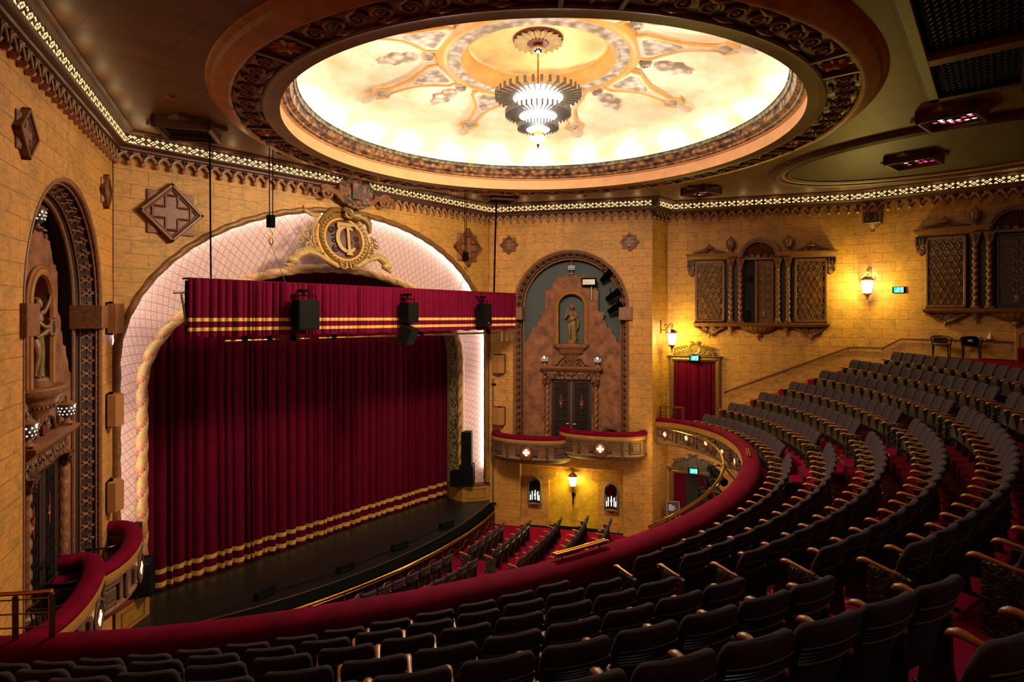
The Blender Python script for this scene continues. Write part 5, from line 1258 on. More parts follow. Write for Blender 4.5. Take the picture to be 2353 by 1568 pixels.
    mb = MB(); mb.box(-1.2, 1.2, -.16, .05, 3.00, 3.30); mb.box(-1.22, 1.22, -.18, .05, 2.97, 3.01)
    for i in range(12): scroll(mb, -1.1+.2*i, 3.15, .075, 1 if i % 2 else -1, 0, 1.4, -.165, .02, 12, 4)
    obj('carved_frieze', mb, M['bronze'], t)
    for sx in (-1, 1):
        c = MB(); twist(c, sx*1.05, -.10, .55, 2.72, .095, 8, 2, 12); obj('twisted_column', c, M['bronze2'], t)
        c = MB(); c.loft([[(sx*1.05-w, -.10-w, z), (sx*1.05+w, -.10-w, z), (sx*1.05+w, -.10+w, z), (sx*1.05-w, -.10+w, z)] for w, z in ((.10, 2.70), (.12, 2.78), (.17, 2.92), (.18, 2.97))]); leafspray(c, sx*1.05, 2.72, pi/2, .2, .1, -.24, 3); obj('capital', c, M['bronze'], t)
        c = MB(); c.box(sx*1.05-.16, sx*1.05+.16, -.28, .06, 0, .45); c.lathe([(.15, .45), (.15, .50), (.12, .53), (.11, .57)], 14, c=(sx*1.05, -.10, 0)); obj('column_base', c, M['bronze2'], t)
    d = thing('leaded_door', 'dark double door with grey edges and leaded glass, in box niche '+R_, 'door', at(F, nc, 3.40, -.48))
    for sx in (-1, 1):
        x0, x1 = (.03, .86) if sx > 0 else (-.86, -.03)
        mb = MB(); 
        for a, b, c, e in ((x0, x1, 2.82, 2.96), (x0, x1, .02, .3), (x0, x0+.13, .02, 2.96), (x1-.13, x1, .02, 2.96)): mb.bbox(a, b, -.05, .0, c, e, .01)
        lf = obj('door_leaf', mb, M['timber_dark'], d)
        mb = MB(); ed = x0 if sx > 0 else x1
        for a, b, c, e in ((ed-.012, ed+.012, .02, 2.96), (x0, x1, 2.955, 2.975), ((x1 if sx > 0 else x0)-.012, (x1 if sx > 0 else x0)+.012, .02, 2.96)): mb.box(a, b, -.06, .0, c, e)
        obj('metal_edge', mb, M['steel'], lf)
        mb = MB(); mb.box(x0+.12, x1-.12, -.02, -.01, .28, 2.84)
        for i in range(1, 5): mb.box(x0+.13+.114*i-.006, x0+.13+.114*i+.006, -.03, -.02, .3, 2.82, 1)
        for i in range(1, 9): mb.box(x0+.13, x1-.13, -.03, -.02, .3+.28*i-.006, .3+.28*i+.006, 1)
        obj('leaded_glass', mb, [M['glass_dark'], M['black']], lf)
        mb = MB(); cx = (x0+x1)/2; cz = 2.0
        mb.box(cx-.035, cx+.035, -.036, -.025, cz-.3, cz+.3, 1); mb.box(cx-.09, cx+.09, -.038, -.026, cz-.05, cz+.07, 1); mb.ball((cx, -.03, cz-.1), .05, 8, 0, sy=.2); obj('coloured_panes', mb, [M['amber'], M['red']], lf)
        mb = MB(); mb.tube([(ed+sx*.06, -.05, 1.05), (ed+sx*.06, -.1, 1.05), (ed+sx*.18, -.1, 1.05)], .014, 6); mb.box(ed+sx*.06-.02, ed+sx*.06+.02, -.065, -.05, .98, 1.12); obj('handle', mb, M['brass'], lf)
    urn(F, nc-1.14, 6.93, -.34, .72, 'lit mosaic urn lamp on door cornice %s, at its left end' % R_)
    urn(F, nc+1.14, 6.93, -.34, .72, 'lit mosaic urn lamp on door cornice %s, at its right end' % R_)
    urn(F, nc, 10.87, -.52, .72, 'pale mosaic urn on top of the stepped gable '+R_)
M['glass_dark'] = plain('dark_leaded_glass', '#2b2422', .2, 0, var=.2, sc=3)
M['amber'] = plain('amber_glass', '#b5802a', .3, 0, var=.2)
niche(F_BW, NCH, 'r'); niche(F_LW, L_BOX-NCH, 'l')
# theatre lamps inside the right-hand niche
def flood(u, z, w, rz, tilt, label, box=False):
    t = thing('spotlight', label, 'spotlight', at(F_BW, u, z, w) @ RZ(rz) @ Matrix.Rotation(radians(tilt), 4, 'X'))
    if box:
        mb = MB(); mb.bbox(-.30, .30, -.12, .14, 0, .32, .03); mb.bbox(-.32, .32, -.16, -.11, .02, .34, .02); obj('housing', mb, M['black'], t)
        mb = MB(); mb.box(-.26, .26, -.165, -.16, .06, .28); obj('lens', mb, M['steel'], t)
        mb = MB(); mb.tube([(.1, .05, 0), (.1, .05, -.6)], .03, 6); obj('stand', mb, M['steel'], t)
    else:
        mb = MB(); mb.lathe([(.02, -.35), (.10, -.34), (.13, -.05), (.13, .25), (.15, .26), (.15, .33), (.12, .33), (.1, .25), (.01, .2)], 14); obj('barrel', mb, M['black'], t)
        mb = MB(); mb.tube([(-.15, 0, 0), (-.16, .1, .05), (-.1, .3, .1)], .02, 6); obj('yoke', mb, M['black'], t)
flood(NCH+.78, 10.35, -.35, 0, 0, 'square floodlight on a short stand beside the gable top', True)
flood(NCH+1.78, 9.95, -.25, 62, 60, 'black barrel spotlight inside the niche arch, upper of a pair')
flood(NCH+1.86, 9.42, -.25, 62, 60, 'black barrel spotlight inside the niche arch, lower of a pair')
flood(NCH+1.52, 10.78, -.30, 60, 50, 'small black spotlight near the crown of the niche arch')
# ------------------------------------------------------------------ wall medallions
def medallion(Mx, r, label, depth=.10, name='wall_medallion', cat='medallion', cross=True, mats=None):
    t = thing(name, label, cat, Mx); m0, m1, m2 = mats or (M['bronze2'], M['timber'], M['red'])
    h = r*.72
    mb = MB(); mb.bbox(-h, h, -depth*.6, 0, -h, h, .02)
    for i in range(2): q = h*(.9-.14*i); mb.bbox(-q, q, -depth*.6-.012*(i+1), -depth*.5, -q, q, .012)
    obj('back_square', mb, m0, t)
    D = Matrix.Rotation(radians(45), 4, 'Y'); mb = MB(); h2 = r*.71; e = h2*.16
    for a, b, c, d in ((-h2, h2, h2-e, h2), (-h2, h2, -h2, -h2+e), (-h2, -h2+e, -h2, h2), (h2-e, h2, -h2, h2)): mb.bbox(a, b, -depth*1.7, 0, c, d, e*.25)
    for a, b, c, d in ((-h2+e, h2-e, h2-e*1.5, h2-e), (-h2+e, h2-e, -h2+e, -h2+e*1.5), (-h2+e, -h2+e*1.5, -h2, h2), (h2-e*1.5, h2-e, -h2, h2)): mb.bbox(a, b, -depth*1.25, 0, c, d, e*.2)
    obj('diamond_frame', mb, m1, t, M=D)
    if cross:
        mb = MB(); mb.box(-h2+e, h2-e, -depth*.75, 0, -h2+e, h2-e); obj('diamond_panel', mb, m0, t, M=D)
        mb = MB(); a, b = r*.19, r*.58; P = [(-a, b), (a, b), (a, a), (b, a), (b, -a), (a, -a), (a, -b), (-a, -b), (-a, -a), (-b, -a), (-b, a), (-a, a)]
        for p, q in zip(P, P[1:]+P[:1]): mb.tube([(p[0], -depth*.85, p[1]), (q[0], -depth*.85, q[1])], r*.045, 6)
        obj('cross_mould', mb, m2, t)
    return t
medallion(at(F_PW, 1.33, 11.95), .80, 'large brown eight-pointed star medallion left of the proscenium arch')
medallion(at(F_PW, 12.62, 11.95), .80, 'large brown eight-pointed star medallion right of the proscenium arch')
medallion(at(F_BW, .91, 12.16), .41, 'small brown star medallion on right box wall, nearer the stage', .07)
medallion(at(F_BW, 6.02, 12.14), .39, 'small brown star medallion on right box wall, nearer the pier', .07)
medallion(at(F_LW, 6.02, 12.16), .41, 'small brown star medallion on left box wall, nearer the stage', .07)
medallion(at(F_LW, .89, 12.10), .41, 'small brown star medallion on left box wall, nearer the viewer', .07)
# tan loudspeaker panels on the box walls
def tanbox(F, u, z0, z1, w, flip, label):
    t = thing('wall_speaker', label, 'wall loudspeaker', at(F, u, z0)); h = z1-z0
    P = [(-w/2, -.02), (w/2, -.02), (w/2, -.2), (.05*flip, -.34), (-w/2, -.2)]
    mb = MB(); mb.slab([(x, y) for x, y in P], 0, h); obj('cabinet', mb, M['tan'], t)
    mb = MB(); mb.box(-w/2-.02, w/2+.02, -.03, .0, -.03, h+.03); mb.box(-.05, .05, -.1, -.02, h, h+.05); mb.box(-.05, .05, -.1, -.02, -.05, 0); obj('wall_bracket', mb, M['black'], t)
tanbox(F_BW, .47, 6.62, 7.38, .50, 1, 'tan wall loudspeaker right of stage, upper of two')
tanbox(F_BW, .47, 4.38, 5.10, .50, 1, 'tan wall loudspeaker right of stage, lower of two')
tanbox(F_LW, L_BOX-.47, 8.78, 9.5, .50, -1, 'tan wall loudspeaker left of stage, topmost of three')
tanbox(F_LW, L_BOX-.47, 6.52, 7.28, .50, -1, 'tan wall loudspeaker left of stage, middle of three')
tanbox(F_LW, L_BOX-.47, 4.45, 5.15, .50, -1, 'tan wall loudspeaker left of stage, lowest of three')
t = thing('conduit_pipe', 'thin grey vertical pipe on the wall beside the right pedestal', 'pipe', at(F_BW, .19, 0, .05))
mb = MB(); mb.tube([(0, 0, .05), (0, 0, 3.2), (0, 0, 6.35)], .03, 8); obj('pipe', mb, M['steel'], t)
for z in (.9, 3.5, 6.1): mb = MB(); mb.box(-.06, .12, -.04, .05, z-.03, z+.03); obj('clip', mb, M['black'], t)
# glazed light niches under the boxes
M['tubelit'] = glow('dim_white_lamp', (1., .93, .82), 1.6)
M['mirror'] = plain('mirror_mosaic', '#5f5c58', .12, 1., var=.5, sc=30)
def lightniche(u, label):
    t = thing('wall_niche_lamp', label, 'wall lamp', at(F_BW, u, .80, -.28)); mb = MB(); A = [(-.27, .18), (-.27, 1.0)]+[(.27*cos(pi-pi*i/12), 1.0+.30*sin(pi-pi*i/12)) for i in range(1, 12)]+[(.27, 1.0), (.27, .18)]
    mb.tube([(x, -.17, z) for x, z in A+A[:1]], .03, 6); mb.loft([[(x*1.06, -.16, z), (x*1.06, .0, z)] for x, z in A], False, closed=False); obj('arched_frame', mb, M['stone_grey'], t)
    mb = MB(); mb.lathe([(.25, .18), (.25, .98), (.22, 1.12), (.14, 1.22), (.02, 1.27)], 10, c=(0, -.17, 0), a0=0, a1=pi, sy=.6); mb.box(-.30, .30, -.16, -.0, .16, .19); obj('mirrored_back', mb, M['mirror'], t, smooth=0)
    mb = MB()
    for i in range(5): a = pi*(i+.5)/5; mb.box(.2*cos(a)-.02, .2*cos(a)+.02, -.17+.11*sin(a), -.16+.11*sin(a), .32, .32+.42*sin(a)**.5)
    mb.ball((0, -.1, .55), .045, 8); obj('lamp_tubes', mb, M['tubelit'], t)
    mb = MB(); mb.lathe([(.002, 0), (.08, .06), (.2, .13), (.30, .16), (.30, .20), (0, .2)], 18, c=(0, -.02, 0), sy=.5); obj('sill_corbel', mb, M['bronze2'], t)
lightniche(NCH-1.54, 'mirrored arched wall niche lamp under the boxes, nearer the stage')
lightniche(NCH+1.72, 'mirrored arched wall niche lamp under the boxes, nearer the circle')
# ------------------------------------------------------------------ lanterns
def lantern(mb_f, mb_g, s=1., z=0):
    n = 6
    r = lambda R, zz: [(s*R*cos(2*pi*j/n+.3), s*R*sin(2*pi*j/n+.3), z+s*zz) for j in range(n)]
    mb_g.loft([r(.13, -.24), r(.20, .20)], True)
    for j in range(n): a, b = r(.135, -.25)[j], r(.205, .21)[j]; mb_f.tube([a, b], .013*s, 5)
    mb_f.loft([r(.23, .20), r(.23, .235), r(.19, .25), r(.12, .33), r(.05, .36)], True); mb_f.loft([r(.145, -.24), r(.14, -.28), r(.07, -.33), r(.03, -.42), r(.015, -.52)], True)
    for j in range(n): p = r(.235, .24)[j]; mb_f.tube([p, (p[0]*1.02, p[1]*1.02, p[2]+.07*s), (p[0]*.86, p[1]*.86, p[2]+.09*s)], .012*s, 4)
    mb_f.ball((0, 0, z-.54*s), .03*s, 6)
def sconce(Mx, arm, label, loc):
    t = thing('wall_lantern', label, 'wall lamp', Mx)
    f, g = MB(), MB(); lantern(f, g, 1.05); 
    f2 = MB(); f2.xf(Matrix.Identity(4)); L_ = Matrix.Translation((0, -arm, -.55)); f.xf(L_); g.xf(L_)
    obj('lantern_frame', f, M['brass_dull'], t); obj('lantern_glass', g, M['glass_w'], t, label='glowing glass')
    b = MB(); b.bbox(-.05, .05, -.03, 0, -.35, .2, .01); b.tube([(0, -.02, -.2), (0, -arm*.4, -.22), (0, -arm*.75, .0), (0, -arm, .08), (0, -arm*1.12, .0), (0, -arm*1.05, -.06)], .02, 6); scroll_ = [(0, -arm*.5+.10*cos(a)*(1-a/14), -.06+.10*sin(a)*(1-a/14)) for a in [i*.5 for i in range(18)]]; b.tube(scroll_, .014, 5); b.tube([(0, -arm, .08), (0, -arm, -.2)], .014, 5)
    obj('bracket', b, M['brass_dull'], t)
sconce(at(F_PI, .72, 8.72), .50, 'lit hanging wall lantern on the pier above the curtained circle door', None)
sconce(at(F_S2, .40, 10.78), .45, 'lit hanging wall lantern between the two carved screens', None)
t = thing('wall_lantern', 'lit upright wall lantern in the yellow alcove under the boxes', 'wall lamp', at(F_BW, NCH+.1, 1.72, -.5))
f, g = MB(), MB(); lantern(f, g, .9, .35); f.xf(Matrix.Translation((0, -.26, 0))); g.xf(Matrix.Translation((0, -.26, 0))); f.lathe([(.05, .66), (.03, .75), (.04, .8), (.015, .9), (.002, 1.0)], 8, c=(0, -.26, 0)); obj('lantern_frame', f, M['brass_dull'], t); obj('lantern_glass', g, M['glass_w'], t, label='glowing glass')
b = MB(); b.tube([(0, 0, -.35), (0, -.15, -.45), (0, -.26, -.3), (0, -.26, -.1)], .025, 6); b.ball((0, -.05, -.3), .09, 8, sy=.6); b.lathe([(.002, -.75), (.03, -.6), (.02, -.4), (.05, -.25), (.02, -.1)], 8, c=(0, -.26, 0)); obj('bracket', b, M['black'], t)
# ------------------------------------------------------------------ carved screens
M['disc_r'] = plain('dull_red_lattice_glass', '#5a2218', .35, var=.2); M['disc_g'] = plain('dull_gold_lattice_glass', '#6e5626', .35, var=.2); M['disc_b'] = plain('dull_green_lattice_glass', '#3a3a22', .35, var=.2)
def screen(F, u, z, label, opened):
    t = thing('carved_screen', label, 'carved screen', at(F, u, z))
    D = .22
    mb = MB(); mb.box(-2.44, -1.29, -D, 0, .03, 2.58); mb.box(1.29, 2.44, -D, 0, .03, 2.58)
    mb.box(-1.3, -.55, -.06, 0, .03, 2.6); mb.box(.55, 1.3, -.06, 0, .03, 2.6); obj('backboard', mb, M['timber_dark'], t)
    mb = MB(); mb.loft([[(-w, -y, zz), (w, -y, zz), (w, 0, zz), (-w, 0, zz)] for w, y, zz in ((2.46, .30, -.14), (2.50, .34, -.10), (2.52, .36, -.04), (2.50, .36, 0), (2.46, .30, .03))]); obj('ledge', mb, M['timber'], t)
    for sx in (-1, 1):
        mb = MB(); x0, x1 = (sx*2.8, sx*.62) if sx > 0 else (sx*2.8, sx*.62)
        a, b = min(x0, x1), max(x0, x1)
        mb.loft([[(a+(.0 if sx > 0 else e), -y, zz), (b-(e if sx > 0 else 0), -y, zz), (b-(e if sx > 0 else 0), 0, zz), (a+(0 if sx > 0 else e), 0, zz)] for e, y, zz in ((.16, .26, 2.60), (.14, .30, 2.68), (.04, .36, 2.74), (0, .40, 2.82), (.02, .40, 2.85))]); obj('entablature', mb, M['timber'], t)
        mb = MB(); mb.box(sx*2.60-.15, sx*2.60+.15, -.26, 0, 2.22, 2.60); mb.box(sx*2.6-.12, sx*2.6+.12, -.22, 0, 2.05, 2.22); mb.prism([(sx*2.6-.12, 2.05), (sx*2.6+.12, 2.05), (sx*2.6-sx*.02, 1.92)], -.2, 0)
        for i in range(3): mb.tube([(sx*2.6-.1+.1*i, -.27, 2.56), (sx*2.6-.1+.1*i, -.30, 2.45), (sx*2.6-.1+.1*i, -.27, 2.3)], .03, 6)
        obj('side_corbel', mb, M['bronze'], t)
        # lattice panel
        cx = sx*1.865; mb = MB()
        for a, b, c, d in ((-.575, .575, 2.46, 2.56), (-.575, .575, .05, .14), (-.575, -.49, .05, 2.56), (.49, .575, .05, 2.56)): mb.bbox(cx+a, cx+b, -D-.06, -D, c, d, .02)
        pf = obj('panel_frame', mb, M['timber'], t)
        la = MB(); dd = MB(); rnd = random.Random(5+int(sx)); rr = .103
        for row in range(11):
            zz = .25+.215*row
            for cc in range(5):
                x = cx-.40+.2*cc+(.1 if row % 2 else 0)
                if abs(x-cx) > .46: continue
                ringtube(la, x, zz, rr, rr, -D-.03, .017, 12, 4)
                for k in range(4): a = pi/4+pi/2*k; la.tube([(x+rr*.95*cos(a), -D-.03, zz+rr*.95*sin(a)), (x+.02*cos(a), -D-.035, zz+.02*sin(a))], .009, 4)
                dd.add([(x+rr*.85*cos(2*pi*j/8), -D-.012, zz+rr*.85*sin(2*pi*j/8)) for j in range(8)], [tuple(range(8))], rnd.choice((0, 0, 1, 2)))
        obj('lattice', la, M['timber'], pf); obj('lattice_discs', dd, [M['disc_r'], M['disc_g'], M['disc_b']], pf, smooth=0)
        for x in (1.06, .69):
            c = MB(); twist(c, sx*x, -.20, .22, 2.28, .085, 9, 2, 12); c.lathe([(.13, .03), (.13, .10), (.10, .14), (.095, .22)], 14, c=(sx*x, -.2, 0)); c.box(sx*x-.14, sx*x+.14, -.34, -.06, 0.03, .08)
            c.loft([[(sx*x-w, -.2-w, q), (sx*x+w, -.2-w, q), (sx*x+w, -.2+w, q), (sx*x-w, -.2+w, q)] for w, q in ((.08, 2.28), (.10, 2.38), (.14, 2.52), (.15, 2.60))]); leafspray(c, sx*x, 2.30, pi/2, .25, .11, -.33, 3); obj('twisted_column', c, M['timber'], t)
        # crown ornament, urn, pendant
        mb = MB(); x = sx*1.88
        for q in (-1, 1): scroll(mb, x+q*.18, 2.96, .11, -q, 0, 1.4, -.2, .04, 16, 5); mb.tube([(x+q*.1, -.2, 3.05), (x+q*.35, -.22, 2.95), (x+q*.55, -.2, 2.9), (x+q*.62, -.2, 2.93)], [.05, .06, .06, .04], 6); leafspray(mb, x+q*.5, 2.88, 0 if q > 0 else pi, .15, .09, -.2, 2)
        mb.lathe([(.15, 3.03), (.17, 3.06), (.15, 3.12), (.08, 3.18), (.03, 3.2), (.035, 3.24), (.002, 3.30)], 14, c=(x, -.2, 0)); obj('crown_ornament', mb, M['bronze2'], t)
        mb = MB(); mb.lathe([(.14, 2.85), (.14, 2.9), (.06, 2.95), (.06, 2.98), (.12, 3.05), (.155, 3.2), (.165, 3.33), (.14, 3.36), (.13, 3.39), (.06, 3.46), (.03, 3.48), (.04, 3.52), (.002, 3.57)], 16, c=(sx*1.06, -.2, 0))
        for k in range(10): a = 2*pi*k/10; mb.tube([(sx*1.06+.11*cos(a), -.2+.11*sin(a), 3.03), (sx*1.06+.165*cos(a), -.2+.165*sin(a), 3.2), (sx*1.06+.17*cos(a), -.2+.17*sin(a), 3.33)], .014, 4)
        obj('urn_finial', mb, M['bronze2'], t)
        mb = MB()
        for q in (-1, 1): scroll(mb, x+q*.18, -.27, .10, q, 0, 1.4, -.14, .035, 16, 5); mb.tube([(x, -.14, -.48), (x+q*.25, -.16, -.36), (x+q*.45, -.16, -.22), (x+q*.58, -.16, -.19)], [.05, .05, .05, .04], 6); leafspray(mb, x+q*.1, -.3, -pi/2+q*.9, .3, .12, -.14, 3)
        mb.ball((x, -.15, -.50), .07, 8, sz=1.3); mb.ball((x, -.14, -.6), .04, 6); mb.prism([(x-.6, -.14), (x+.6, -.14), (x+.4, -.26), (x, -.46), (x-.4, -.26)], -.1, 0); obj('lower_scroll', mb, M['bronze2'], t)
        mb = MB(); mb.lathe([(.002, -.52), (.04, -.42), (.05, -.36), (.12, -.24), (.17, -.14)], 10, c=(sx*1.03, -.08, 0), sy=.7); leafspray(mb, sx*1.03, -.45, pi/2, .3, .14, -.17, 3); obj('drop_corbel', mb, M['bronze2'], t)
    # central arched head with the shell
    mb = MB(); N = 28; A = [pi*i/N for i in range(N+1)]
    for ro, ri, y0, y1 in ((.78, .68, -.38, 0), (.70, .60, -.30, 0)):
        P = [((ro*cos(a), 2.66+ro*sin(a)), (ri*cos(a), 2.66+ri*sin(a))) for a in A]
        mb.loft([[(o[0], y0, o[1]), (i_[0], y0, i_[1]), (i_[0], y1, i_[1]), (o[0], y1, o[1])] for o, i_ in P], True)
    obj('arched_head', mb, M['timber'], t)
    mb = MB(); V = []
    K = 17
    for i in range(K*4+1):
        a = pi*i/(K*4); fl_ = abs(sin(a*K)); V.append([(r_*.61*cos(a), -.04-.10*sin(pi*r_*.9)*0-(.16*r_*0)-.13*fl_*r_+.0, 2.66+r_*.61*sin(a)) for r_ in (.12, .4, .7, 1.)])
    mb.loft(V, False, closed=False); mb.lathe([(.1, 2.63), (.1, 2.75), (.02, 2.8)], 10, c=(0, -.12, 0)); mb.box(-.6, .6, -.2, 0, 2.56, 2.66)
    for q in (-1, 1): scroll(mb, q*.25, 2.70, .08, q, 0, 1.3, -.2, .03, 14, 5); scroll(mb, q*.48, 2.68, .06, q, 0, 1.3, -.2, .025, 14, 5)
    obj('shell_fan', mb, M['timber'], t, smooth=25)
    mb = MB(); R_ = []
    for zz, r_ in ((-.14, .68), (-.2, .66), (-.28, .58), (-.36, .42), (-.42, .24), (-.46, .12)): R_.append([(r_*(1+.035*cos(a*22))*cos(a), -.02+.45*r_*(1+.035*cos(a*22))*sin(a), zz) for a in [pi+pi*j/88 for j in range(89)]])
    mb.loft(R_, False, closed=False); mb.lathe([(.002, -.70), (.03, -.66), (.04, -.60), (.10, -.54), (.13, -.47), (.12, -.42)], 14, c=(0, -.1, 0)); obj('shell_bowl', mb, M['timber'], t)
    # the middle opening
    mb = MB(); mb.box(-.56, .56, -.045, -.03, .04, 2.58); obj('opening_back', mb, M['dark'], t)
    W_ = .52 if not opened else .33
    mb = MB()
    for a, b, c, d in ((-W_, W_, 2.44, 2.52), (-W_, W_, .02, .12), (-W_, -W_+.07, .02, 2.52), (W_-.07, W_, .02, 2.52)): mb.bbox(a, b, -.05, 0, c, d, .01)
    mb.box(-W_+.05, W_-.05, -.015, -.0, .1, 2.46)
    Md = Matrix.Translation((.02 if not opened else .22, -.10, 0)) @ RZ(0 if not opened else 0)
    dr = obj('screen_door', mb, M['timber_dark'] if not opened else M['timber'], t, M=Md)
    mb = MB(); k = W_/.52
    mb.tube([(0, -.02, .3), (0, -.035, 2.3)], .012, 5); mb.lathe([(.10, .22), (.14, .26), (.05, .3), (.09, .42), (.02, .5)], 10, c=(0, -.02, 0), sy=.3)
    for zz, r_ in ((.62, .15), (.95, .17), (1.28, .14), (1.6, .17), (1.92, .13), (2.2, .1)):
        for q in (-1, 1): scroll(mb, q*.2*k, zz, r_*k, q, 0, 1.5, -.02, .022, 18, 5); scroll(mb, q*.36*k, zz+.16, r_*.6*k, -q, 1, 1.3, -.02, .018, 14, 4); leafspray(mb, 0, zz-.05, pi/2-q*.6, .25*k, .08, -.02, 3)
    obj('door_carving', mb, M['bronze2'] if not opened else M['gold'], dr)
    if opened:
        mb = MB(); mb.box(-.345, -.33, -.30, .0, .03, 2.52); obj('door_edge', mb, M['arm'], dr)
        mb = MB(); mb.box(-.5, -.2, -.07, -.05, 1.65, 1.70); mb.bbox(-.42, -.22, -.09, -.05, 1.72, 1.9, .02); mb.bbox(-.44, -.3, -.09, -.05, .1, .5, .02); obj('equipment', mb, M['blackbox'], t)
screen(F_S1, 3.55, 8.80, 'carved timber screen with its middle panel ajar, over the near circle seats', True)
screen(F_S2, 4.60, 9.37, 'carved timber screen with closed panels, above the back row armchairs', False)
# ------------------------------------------------------------------ doorways with curtains
def crest_over(mb, w, z, h):
    # oval cartouche with scrolling leaves on both sides
    s = len(mb.v)
    mb.lathe([(.002, 0), (.13, .0), (.16, .03), (.20, .04), (.21, .0)], 18); mb.xf(Matrix.Translation((0, -.08, z+h*.5)) @ Matrix.Scale(h/.5, 4) @ Matrix.Rotation(pi/2, 4, 'X'), s)
    for q in (-1, 1):
        for f, r_, sg in ((.28, .30, 1), (.48, .25, -1), (.66, .20, 1), (.82, .14, -1)): scroll(mb, q*w*f, z+r_*h*.95, r_*h*.8, q*sg, .5, 1.5, -.07, .05*h/.5, 18, 6)
        leafspray(mb, q*w*.2, z+h*.55, (0 if q > 0 else pi)+q*-.12, w*.7, h*.42, -.08, 6); mb.tube([(q*w*.12, -.06, z+.03), (q*w*.6, -.07, z+.04), (q*w*.97, -.06, z+.07)], [.06, .05, .03], 6)
        scroll(mb, q*.12, z+h*.92, .1*h, q, 0, 1.3, -.08, .03, 14, 5)
def doorway(F, u0, u1, z0, z1, crest_h, label, m, mo, name, opening):
    t = thing(name, label, 'doorway', at(F, (u0+u1)/2, z0)); w = (u1-u0)/2; h = z1-z0
    for sx in (-1, 1): mb = MB(); a, b = (w-.2, w) if sx > 0 else (-w, -w+.2); mb.bbox(a, b, -.12, .0, 0, h, .03); mb.tube([(sx*(w-.1), -.13, .05+i*.1) for i in range(int((h-.05)/.1))], [.045 if i % 2 else .03 for i in range(int((h-.05)/.1))], 6); obj('jamb', mb, m, t)
    mb = MB(); mb.bbox(-w, w, -.12, 0, h-.2, h, .03); mb.tube([(-w+.1+i*.1, -.13, h-.1) for i in range(int((2*w-.2)/.1)+1)], [.045 if i % 2 else .03 for i in range(int((2*w-.2)/.1)+1)], 6); mb.bbox(-w-.05, w+.05, -.16, 0, h, h+.06, .02); obj('lintel', mb, m, t)
    mb = MB(); crest_over(mb, w*.86, h+.05, crest_h); obj('crest', mb, mo, t)
    mb = MB(); mb.box(-w+.19, w-.19, -.02, -.005, 0, h-.19); obj('opening_shade_panel', mb, M['dark'], t)  # dark sheet on the uncut wall, painted as the shade inside the doorway
    zs = [.01, .8, 1.6, h-.22]; W2 = 2*w-.4
    if opening:
        for sx, ww in ((-1, .48), (1, .52)):
            c = obj('curtain', drape(ww, zs, folds(ww, 0, .07, 9+sx), [0]*3, n=60), M['curtain'], M=at(F, (u0+u1)/2+sx*(W2/2-ww/2), z0, .03)); tag(c, 'crimson velvet door curtain of stalls doorway, drawn to the %s' % ('stage side' if sx < 0 else 'seat side'), 'curtain')
    else:
        c = obj('curtain', drape(W2, zs, folds(W2, 0, .09, 4), [0]*3, n=160), M['curtain'], M=at(F, (u0+u1)/2, z0, .03)); tag(c, 'closed crimson velvet curtain filling the circle doorway', 'curtain')
doorway(F_S1, .06, 2.12, 4.62, 7.38, .58, 'gilded doorway frame with carved crest at the end of the circle', M['gold'], M['gold'], 'circle_doorway', False)
doorway(F_S1, .06, 2.02, 0, 2.66, .56, 'carved doorway frame with grey crest in stalls under the circle', M['gold'], M['stone_grey'], 'stalls_doorway', True)
def exit_sign(F, u, z, w, label):
    t = thing('exit_sign', label, 'exit sign', at(F, u, z, w))
    mb = MB(); mb.bbox(-.20, .20, -.05, 0, 0, .24, .01); obj('sign_box', mb, M['black'], t)
    mb = MB(); mb.box(-.15, .15, -.062, -.05, .02, .22); obj('sign_face', mb, M['exit'], t, label='glowing green face')
    mb = MB(); y = -.064
    def bar(x0, z0, x1, z1, w_): 
        dx, dz = x1-x0, z1-z0; L = hypot(dx, dz); nx, nz = -dz/L*w_/2, dx/L*w_/2; mb.add([(x0+nx, y, z0+nz), (x1+nx, y, z1+nz), (x1-nx, y, z1-nz), (x0-nx, y, z0-nz)], [(0, 1, 2, 3)])
    mb.add([(.0+.02*cos(2*pi*j/10), y, .185+.02*sin(2*pi*j/10)) for j in range(10)], [tuple(range(10))])
    bar(-.01, .165, -.03, .105, .032); bar(-.02, .155, -.07, .145, .014); bar(-.07, .145, -.085, .115, .014); bar(-.01, .155, .035, .13, .014); bar(.035, .13, .06, .15, .014)
    bar(-.03, .11, -.005, .075, .018); bar(-.005, .075, -.02, .035, .017); bar(-.035, .105, -.06, .07, .018); bar(-.06, .07, -.105, .065, .016)
    bar(.09, .03, .09, .21, .014); bar(.135, .03, .135, .21, .014); bar(.085, .205, .14, .205, .014)
    obj('running_figure', mb, M['exit_w'], t, label='white running figure and door', smooth=0)
exit_sign(F_S1, 1.09, 7.22, .17, 'green lit exit sign over the closed curtain of circle doorway')
exit_sign(F_S1, 1.05, 2.52, .17, 'green lit exit sign over the stalls doorway below the circle')
exit_sign(F_S2, 1.33, 9.96, .02, 'green lit exit sign beside the lantern between two carved screens')
